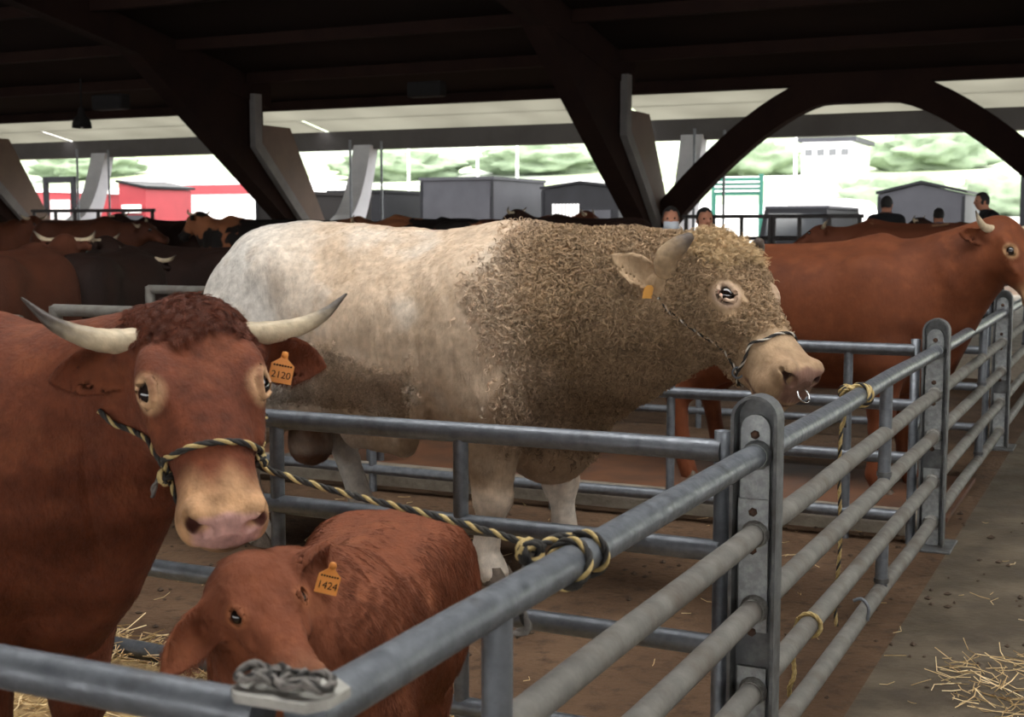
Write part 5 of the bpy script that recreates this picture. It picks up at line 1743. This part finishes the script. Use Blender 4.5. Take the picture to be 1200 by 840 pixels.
loose = [Vector((e.x, e.y, .18)), Vector((e.x + .015, e.y, .14)), Vector((e.x - .01, e.y, .09)), Vector((e.x + .02, e.y, .05)), Vector((e.x + .03, e.y - .02, .012)), Vector((e.x + .09, e.y - .04, .010))]
root2 = empty('loose_rope', Vector((e.x, e.y, 0))); tag(root2, 'short yellow rope end dangling low behind the middle alley panel', 'rope')
top = Vector((rp2.x - .28, rp2.y - .3, RAILS[2])) 
a_ = rail_point(P1, P2, 957, RAILS[3])
rope(root2, [a_ + C * .036 + Z * .02, a_ + C * .045 - Z * .03, a_ + C * .05 - Z * .10, a_ + C * .045 - Z * .17, a_ + C * .06 - Z * .22, a_ + C * .05 - Z * .27], .0075, [M['rope_yellow']] * 3)
X = C; pts = [a_ + (C * math.cos(t) + Z * math.sin(t)) * (R_RAIL + .006) for t in [2 * math.pi * i / 14 for i in range(15)]]
rope(root2, pts, .007, [M['rope_yellow']] * 3)

# dark coil on the near corner post
root = empty('rope_coil', P0 + Z * 1.036); tag(root, 'short tangle of grey rope lying on the near corner post cap', 'rope')
rg_ = random.Random(4)
for i in range(5):
    c = P0 + Z * 1.044 - C * (.035 - .022 * i) + A * rg_.uniform(-.012, .012)
    pts = []
    for k in range(8):
        a = k * .95 + i
        pts.append(c + (-C) * math.cos(a) * .022 + A * math.sin(a) * .022 + Z * (.004 * (k % 3)))
    rope(root, pts, .0058, [M['rope_grey'], M['rope_grey'], M['rope_black']])

# ================================================================== straw
def straw(name, pts_fn, n, ln, r, label, mats, hmax, seed):
    rg = np.random.default_rng(seed)
    P = pts_fn(rg, n)
    az = rg.uniform(0, 2 * np.pi, n); el = rg.normal(0, .28, n)
    D = np.stack([np.cos(az) * np.cos(el), np.sin(az) * np.cos(el), np.sin(el)], 1)
    L_ = rg.uniform(.4, 1.2, n) * ln
    bend = rg.normal(0, .12, n)
    vs = []; fs = []; mi = []
    S = np.stack([-np.sin(az), np.cos(az), 0 * az], 1)
    U = np.cross(D, S)
    for i in range(n):
        b0 = len(vs)
        c = P[i]
        for t, k in ((-.5, 0), (0, 1), (.5, 0)):
            m_ = c + D[i] * L_[i] * t + S[i] * L_[i] * bend[i] * k
            m_[2] = max(m_[2], .004)
            for a in (0, 2.094, 4.189):
                vs.append(m_ + (S[i] * math.cos(a) + U[i] * math.sin(a)) * r)
        for s in range(2):
            for k in range(3):
                k2 = (k + 1) % 3
                fs.append((b0 + s * 3 + k, b0 + s * 3 + k2, b0 + s * 3 + 3 + k2, b0 + s * 3 + 3 + k))
        mi += [int(rg.random() < .35)] * 6
    me = bpy.data.meshes.new(name); me.from_pydata([tuple(map(float, v)) for v in vs], [], fs)
    for m_ in mats: me.materials.append(m_)
    me.polygons.foreach_set('material_index', mi)
    o = bpy.data.objects.new(name, me); COL.objects.link(o)
    tag(o, label, None, kind='stuff')
    return o
def bed(rg, n):
    # bed of straw in the cow pen, thickest in the middle
    a = rg.uniform(0.15, 2.36, n); c = rg.uniform(.35, 4.2, n)
    z = rg.uniform(0, 1, n) ** .6 * (.04 + .12 * np.exp(-((c - 2.3) / .8) ** 2))
    base = np.array(P0[:]); 
    return base + np.array(A[:])[None] * a[:, None] + np.array(C[:])[None] * c[:, None] + np.array([0, 0, 1.0])[None] * z[:, None]
straw('straw_bed', bed, 11000, .16, .0021, 'golden straw bedding under the horned cow', [M['straw'], M['straw_pale']], .1, 2)
# body of the bed under the loose stalks
NXb, NYb = 14, 34
vs = []
for i in range(NXb + 1):
    for j in range(NYb + 1):
        a = .1 + 2.30 * i / NXb; c = .25 + 4.1 * j / NYb
        edge = min(1, i / 2, (NXb - i) / 2, j / 3, (NYb - j) / 3)
        z = edge * (.03 + .095 * math.exp(-((c - 2.3) / .8) ** 2)) * (1 + .35 * noise.noise(Vector((a * 6, c * 6, 0)))) + .002
        vs.append(P0 + A * a + C * c + Z * z)
fs = [(i * (NYb + 1) + j, i * (NYb + 1) + j + 1, (i + 1) * (NYb + 1) + j + 1, (i + 1) * (NYb + 1) + j) for i in range(NXb) for j in range(NYb)]
o = MB().add(vs, fs, smooth=True).build('straw_litter', mat('straw_base', (.24, .15, .065), .9, var=(.42, .29, .13), vscale=22, bump=.8, bscale=60)); tag(o, 'trodden golden straw mat under the horned cow', kind='stuff')
def patch(rg, n):
    p = PX(1198, 822, 4.5); r = np.sqrt(rg.random(n)) * .42; a = rg.uniform(0, 6.283, n)
    return np.stack([p.x + r * np.cos(a) * .7, p.y + r * np.sin(a), .004 + rg.random(n) * .03 * np.exp(-r * 3)], 1)
straw('straw_scatter', patch, 150, .15, .0018, 'scattered straw on the alley floor at the lower right', [M['straw'], M['straw_pale']], .02, 3)
def wide(rg, n):
    u = rg.random(n)
    x = rg.uniform(-2.2, 2.6, n); y = rg.uniform(3.7, 8.0, n)
    return np.stack([x, y, np.full(n, .005)], 1)
straw('straw_bits', wide, 170, .09, .0016, 'single straws strewn over the pen floor', [M['straw'], M['straw_pale']], .02, 4)
def crumbs(n, seed):
    rg = np.random.default_rng(seed); m_ = MB()
    for i in range(n):
        x = rg.uniform(-2.5, 2.8); y = rg.uniform(3.6, 7.5); r = rg.uniform(.006, .02)
        c = Vector((x, y, r * .3)); vs = []
        for d in ((1, 0, 0), (-1, 0, 0), (0, 1, 0), (0, -1, 0), (0, 0, .6), (0, 0, -.6)):
            vs.append(c + Vector(d) * r * rg.uniform(.6, 1.3))
        m_.add(vs, [(0, 2, 4), (2, 1, 4), (1, 3, 4), (3, 0, 4), (2, 0, 5), (1, 2, 5), (3, 1, 5), (0, 3, 5)])
    o = m_.build('dirt_clods', mat('clod', (.05, .033, .022), .95, var=(.09, .06, .04), vscale=20)); tag(o, 'small dark dirt clods on the pen floor', kind='stuff')
crumbs(420, 9)

# ================================================================== cattle farther back in the hall
def plain_coat(name, a, b, scale=1.2, lo=.45, hi=.55, rough=.75):
    return mat(name, a, rough, 0, .25, var=b, vscale=scale, vlo=lo, vhi=hi, vdetail=3, bump=.3, bscale=50)
COATS = {
    'brown': plain_coat('coat_brown', lin(84, 45, 28), lin(66, 35, 22), 2, .35, .7),
    'dark': plain_coat('coat_dark', lin(44, 26, 19), lin(30, 19, 15), 2, .35, .7),
    'black': plain_coat('coat_black', lin(18, 15, 14), lin(27, 21, 19), 2, .35, .7),
    'pied': plain_coat('coat_pied', lin(22, 17, 15), lin(128, 80, 52), 1.9, .49, .52),
    'orange': plain_coat('coat_orange', lin(96, 52, 31), lin(78, 41, 25), 2, .35, .7),
    'patched': plain_coat('coat_patched', lin(96, 52, 32), lin(160, 130, 100), 1.6, .60, .63),
}
def generic_cow(name, head_h, head_drop, yaw):
    poll = np.array([1.05, .10 * yaw, head_h])
    nd = np.array([math.cos(head_drop), .35 * yaw, -math.sin(head_drop)])
    o, R = head_frame(poll, nd, (math.sin(head_drop), 0, math.cos(head_drop)))
    L_ = .50
    hb = o + R @ (np.array([.14, 0, -.24]) * L_)
    neck = ([(.40, 0, 1.04), (.64, 0, 1.08), hb * .45 + np.array([.64, 0, 1.1]) * .55, hb], [.30, .28, .22, .16], .8)
    F, zm, feet = body_field(.82, .80, .58, 1.42, .82, neck, [(0, 0, -1), (.1, 0, 1)], [(0, 0, -1), (.1, 0, 1)])
    F.limb([(.5, 0, .68), (.74, 0, .68), (.82, 0, .86), hb], [.11, .13, .12, .1], .09, ax=(0, 1, 0), q=.8)
    add_head(F, o, R, L_, [((.08, .18, -.12), (-.1, 1, -.2), (.8, 0, .5), .18, .06, .018, .7), ((.08, -.18, -.12), (-.1, -1, -.2), (.8, 0, .5), .18, .06, .018, .7)], wide=1.15)
    me = field_mesh(name, F, (-1.1, -.6, -.02), (2.0, .6, 1.95), .030)
    h_ = lambda *a: tuple(o + R @ (np.array(a) * L_))
    return me, h_, o, R, L_
GEN = [generic_cow('bovine_body', 1.52, .75, 0), generic_cow('bovine_body', 1.38, .55, 1)]
PROTO = []
for (me, h_, o, R, L_) in GEN:
    me.materials.append(COATS['brown'])
    ob = bpy.data.objects.new('cow', me)
    COL.objects.link(ob)
    add_horn(ob, [h_(.03, -.15, -.05), h_(.03, -.32, -.05), h_(.0, -.46, .0), h_(-.12, -.55, .04)], [.028, .025, .018, .005], .7)
    add_horn(ob, [h_(.03, .15, -.05), h_(.03, .32, -.05), h_(.0, .46, .0), h_(-.12, .55, .04)], [.028, .025, .018, .005], .7)
    add_eyes(ob, o, R, L_, 1.15)
    PROTO.append(ob)
HERD = 'cattle standing farther back in the hall'
used = set()
def herd(k, px, Y, head_deg, coat, label, scale=1.0, z=0.0):
    """head_deg: direction the animal faces, 0 = to the right, 90 = away from the viewer"""
    ob = PROTO[k] if k not in used else copy_tree(PROTO[k])
    used.add(k)
    p = PX(px, 267, Y); ob.location = (p.x, p.y, z)
    ob.rotation_euler = (0, 0, math.radians(head_deg)); ob.scale = (scale,) * 3
    ob.material_slots[0].link = 'OBJECT'; ob.material_slots[0].material = COATS[coat]
    tag(ob, label, 'cow', HERD)
    return ob
F0 = -25.5  # facing the alley
PLZ = .30   # the back of the hall lies two steps higher
pl0 = P2 + A * 8.0
k = MB().box(pl0 + A * 6.4 + C * 8 + Z * (PLZ / 2), (56, 12.8, PLZ), (C, A, Z))
tag(k.build('floor_platform', M['kerb']), 'raised concrete floor at the back of the hall', kind='structure')
def row(k, px, ad, head_deg, coat, label, scale=1.0):
    u = (px - 600) / FPX; q = P2 + A * ad
    s_ = (u * q.y - q.x) / (C.x - u * C.y)
    return herd(k, px, (q + C * s_).y, head_deg, coat, label, scale, PLZ)
herd(0, 8, 10.4, 84, 'brown', 'brown cow seen from behind at the left edge', 1.0)
herd(1, 124, 11.8, 80, 'dark', 'dark brown cow seen from behind, second from the left edge', .97)
herd(0, 222, 14.0, 164, 'dark', 'dark cow behind the rail left of the bull rump', .98)
row(1, 96, 9.2, F0 + 4, 'brown', 'brown horned cow in the second row at the left')
row(0, 300, 9.2, F0 + 180, 'pied', 'pied black and tan cow just left of the bull rump')
row(1, 500, 9.2, F0 + 184, 'pied', 'pied back showing over the bull below the pale box trailer')
row(0, 690, 9.2, F0 + 180, 'dark', 'dark brown back showing over the bull shoulder')
row(0, 0, 11.0, F0 - 10, 'orange', 'orange-brown cow with pale horns at the far left edge', .98)
row(0, 196, 11.0, F0 + 182, 'dark', 'dark horned cow in the third row below the white bracket')
row(1, 392, 11.0, F0, 'pied', 'pied tan and black back below the second inclined column')
row(0, 610, 11.0, F0 + 3, 'orange', 'brown back showing over the bull below the slotted trailer')
row(1, 262, 12.8, F0 - 8, 'black', 'black cow below the long white building')
row(1, 545, 12.8, F0 + 175, 'black', 'black back showing over the middle of the bull')
row(1, 1066, 9.2, F0 + 186, 'patched', 'patched brown cow peeking over the plain red cow', .95)
row(0, 1165, 11.4, F0 + 174, 'dark', 'dark cow behind the plain red cow near the right edge', .93)

# ================================================================== people
M['person'] = coat_mat('clothes_and_skin', .8, .2, (60, 60, 60), .08, 20, 0)
def person(px, Y, z, face_deg, top_col, leg_col, label, h=1.76, lean=0.0, mask=False, arm=0.0, hair=(.012, .010, .009), cap=False):
    s = h / 1.76
    F = Field()
    L3 = lambda x, y, zz: np.array([x + lean * max(0, zz - .95) , y, zz]) * s
    for d in (-1, 1):
        F.limb([L3(0, d * .095, .95), L3(.02, d * .10, .52), L3(-.01, d * .105, .10)], [.088 * s, .064 * s, .046 * s], .05)
        F.limb([L3(-.04, d * .105, .045), L3(.14, d * .115, .035)], [.045 * s, .036 * s], .03)
        F.limb([L3(0, d * .20, 1.42), L3(-.02 + .10 * arm, d * .265, 1.14), L3(.10 + .16 * arm, d * .23, .92 + .18 * arm)], [.070 * s, .055 * s, .040 * s], .05)
        # hand: palm, thumb and fingers
        hp = np.array([.13 + .17 * arm, d * .225, .86 + .19 * arm])
        F.limb([L3(*(hp + [-.02, 0, .05])), L3(*hp)], [.032 * s, .036 * s], .02)
        for i in range(4):
            F.limb([L3(*(hp + [.0, (i - 1.5) * .017, -.02])), L3(*(hp + [.01, (i - 1.5) * .018, -.07])), L3(*(hp + [-.005, (i - 1.5) * .018, -.10 + .01 * abs(i - 1.5)]))], [.0105, .0095, .008], .006)
        F.limb([L3(*(hp + [.0, -d * .03, .0])), L3(*(hp + [.03, -d * .045, -.04]))], [.012, .009], .01)
    F.limb([L3(0, 0, .96), L3(.0, 0, 1.16), L3(.0, 0, 1.38)], [.15 * s, .145 * s, .16 * s], .08, ax=(1, 0, 0), q=.72)
    F.limb([L3(0, -.16, 1.42), L3(0, .16, 1.42)], [.075 * s, .075 * s], .08)
    F.limb([L3(0, 0, 1.44), L3(.02, 0, 1.56)], [.062 * s, .056 * s], .04)
    F.ell(L3(.02, 0, 1.645), (.098 * s, .076 * s, .118 * s), .03)
    F.ell(L3(.055, 0, 1.585), (.055 * s, .050 * s, .05 * s), .03)
    F.limb([L3(.105, 0, 1.66), L3(.128, 0, 1.622)], [.010 * s, .016 * s], .015)
    for d in (-1, 1):
        F.ell(L3(.01, d * .078, 1.635), (.018 * s, .010 * s, .030 * s), .01)
        F.ell(L3(.104, d * .033, 1.655), (.012 * s, .016 * s, .010 * s), .012, 's')
    me = field_mesh('person', F, (-.35, -.42, -.03), (.75, .42, h + .08), .020)
    tc, lc, sk = np.array(top_col, F32), np.array(leg_col, F32), np.array(lin(176, 122, 98), F32)
    hz = np.array([lean, 0, 1])
    def col(p):
        z_ = p[:, 2] / s
        c = np.where((z_ > .90)[:, None], tc, lc)
        c = np.where((z_ > 1.53)[:, None], sk, c)
        hand = (np.abs(p[:, 1]) > .17 * s) & (z_ < .93 + .19 * arm) & (z_ > .70) & (p[:, 0] > .09)
        c = np.where(hand[:, None], sk, c)
        c = np.where((z_ < .07)[:, None], np.array([.02, .018, .016], F32), c)
        x_ = p[:, 0] / s - lean * np.maximum(0, z_ - .95)
        lips = (np.abs(z_ - 1.593) < .010) & (np.abs(p[:, 1]) < .026) & (x_ > .08)
        c = np.where(lips[:, None], np.array(lin(150, 80, 72), F32), c)
        return c
    paint(me, col)
    ob = bpy.data.objects.new('person', me); COL.objects.link(ob); me.materials.append(M['person'])
    p = PX(px, 267, Y); ob.location = (p.x, p.y, z); ob.rotation_euler = (0, 0, math.radians(face_deg))
    tag(ob, label, 'person', 'people at the back of the hall')
    # hair or cap, eyes, jacket collar, mask
    bm = bmesh.new(); bmesh.ops.create_icosphere(bm, subdivisions=3, radius=1)
    ctr = Vector(L3(.012, 0, 1.662))
    for v in list(bm.verts):
        if v.co.x > .45 and v.co.z < .45 or v.co.z < -.55: bm.verts.remove(v)
    for v in bm.verts:
        k = 1 + .04 * noise.noise(v.co * 6)
        v.co = ctr + Vector((v.co.x * .107 * s * k, v.co.y * .086 * s * k, v.co.z * .116 * s * k))
    mh = bpy.data.meshes.new('hair'); bm.to_mesh(mh); bm.free(); mh.materials.append(mat('hair_' + label[:9].replace(' ', '_'), hair, .7))
    for f in mh.polygons: f.use_smooth = True
    hh = bpy.data.objects.new('cap' if cap else 'hair', mh); COL.objects.link(hh); hh.parent = ob
    for d in (-1, 1):
        e_ = MB().lathe([(0, .011), (.008, .008), (.011, 0), (.008, -.008), (0, -.011)], L3(.098, d * .033, 1.655), 8).build('eye', M['eye_dark'], None); e_.parent = ob
    cl = MB().lathe([(.090 * s, -.03), (.078 * s, .045), (.068 * s, .045), (.07 * s, -.03)], L3(.012, 0, 1.495), 16).build('collar', mat('collar_cloth', tuple(float(x) * 1.4 for x in top_col), .8), None); cl.parent = ob
    if mask:
        m_ = MB(); vs = []; fs = []
        for i in range(5):
            for j in range(9):
                a = math.radians(-62 + 124 * j / 8); zz = 1.552 + .075 * i / 4
                rr_ = .118 + .012 * math.cos(a) * math.sin(math.pi * i / 4)
                vs.append(L3(.018 + math.cos(a) * rr_ , math.sin(a) * .082, zz))
        for i in range(4):
            for j in range(8): fs.append((i * 9 + j, i * 9 + j + 1, (i + 1) * 9 + j + 1, (i + 1) * 9 + j))
        mk = m_.add(vs, fs, smooth=True).build('face_mask', mat('mask_cloth', (.55, .60, .66), .8), None); mk.parent = ob
    return ob
blk = (.012, .012, .014)
person(786, 13.2, 0.0, -95, blk, (.02, .022, .03), 'person in dark jacket with pale face mask behind the bull neck', 1.80, mask=True)
person(825, 13.8, 0.0, -80, blk, (.02, .02, .025), 'person in black hooded jacket beside the masked person', 1.80, hair=(.008, .008, .008))
person(1038, 19.0, PLZ, 60, blk, (.015, .015, .018), 'person in black standing in front of the gabled trailer', 1.74)
person(1100, 19.6, PLZ, 100, (.05, .06, .09), (.015, .015, .018), 'shorter person in dark blue before the gabled trailer door', 1.58)
person(1172, 18.6, PLZ, 180, blk, (.015, .015, .018), 'person in black leaning to the left at the right edge', 1.78, lean=.35, arm=.6)
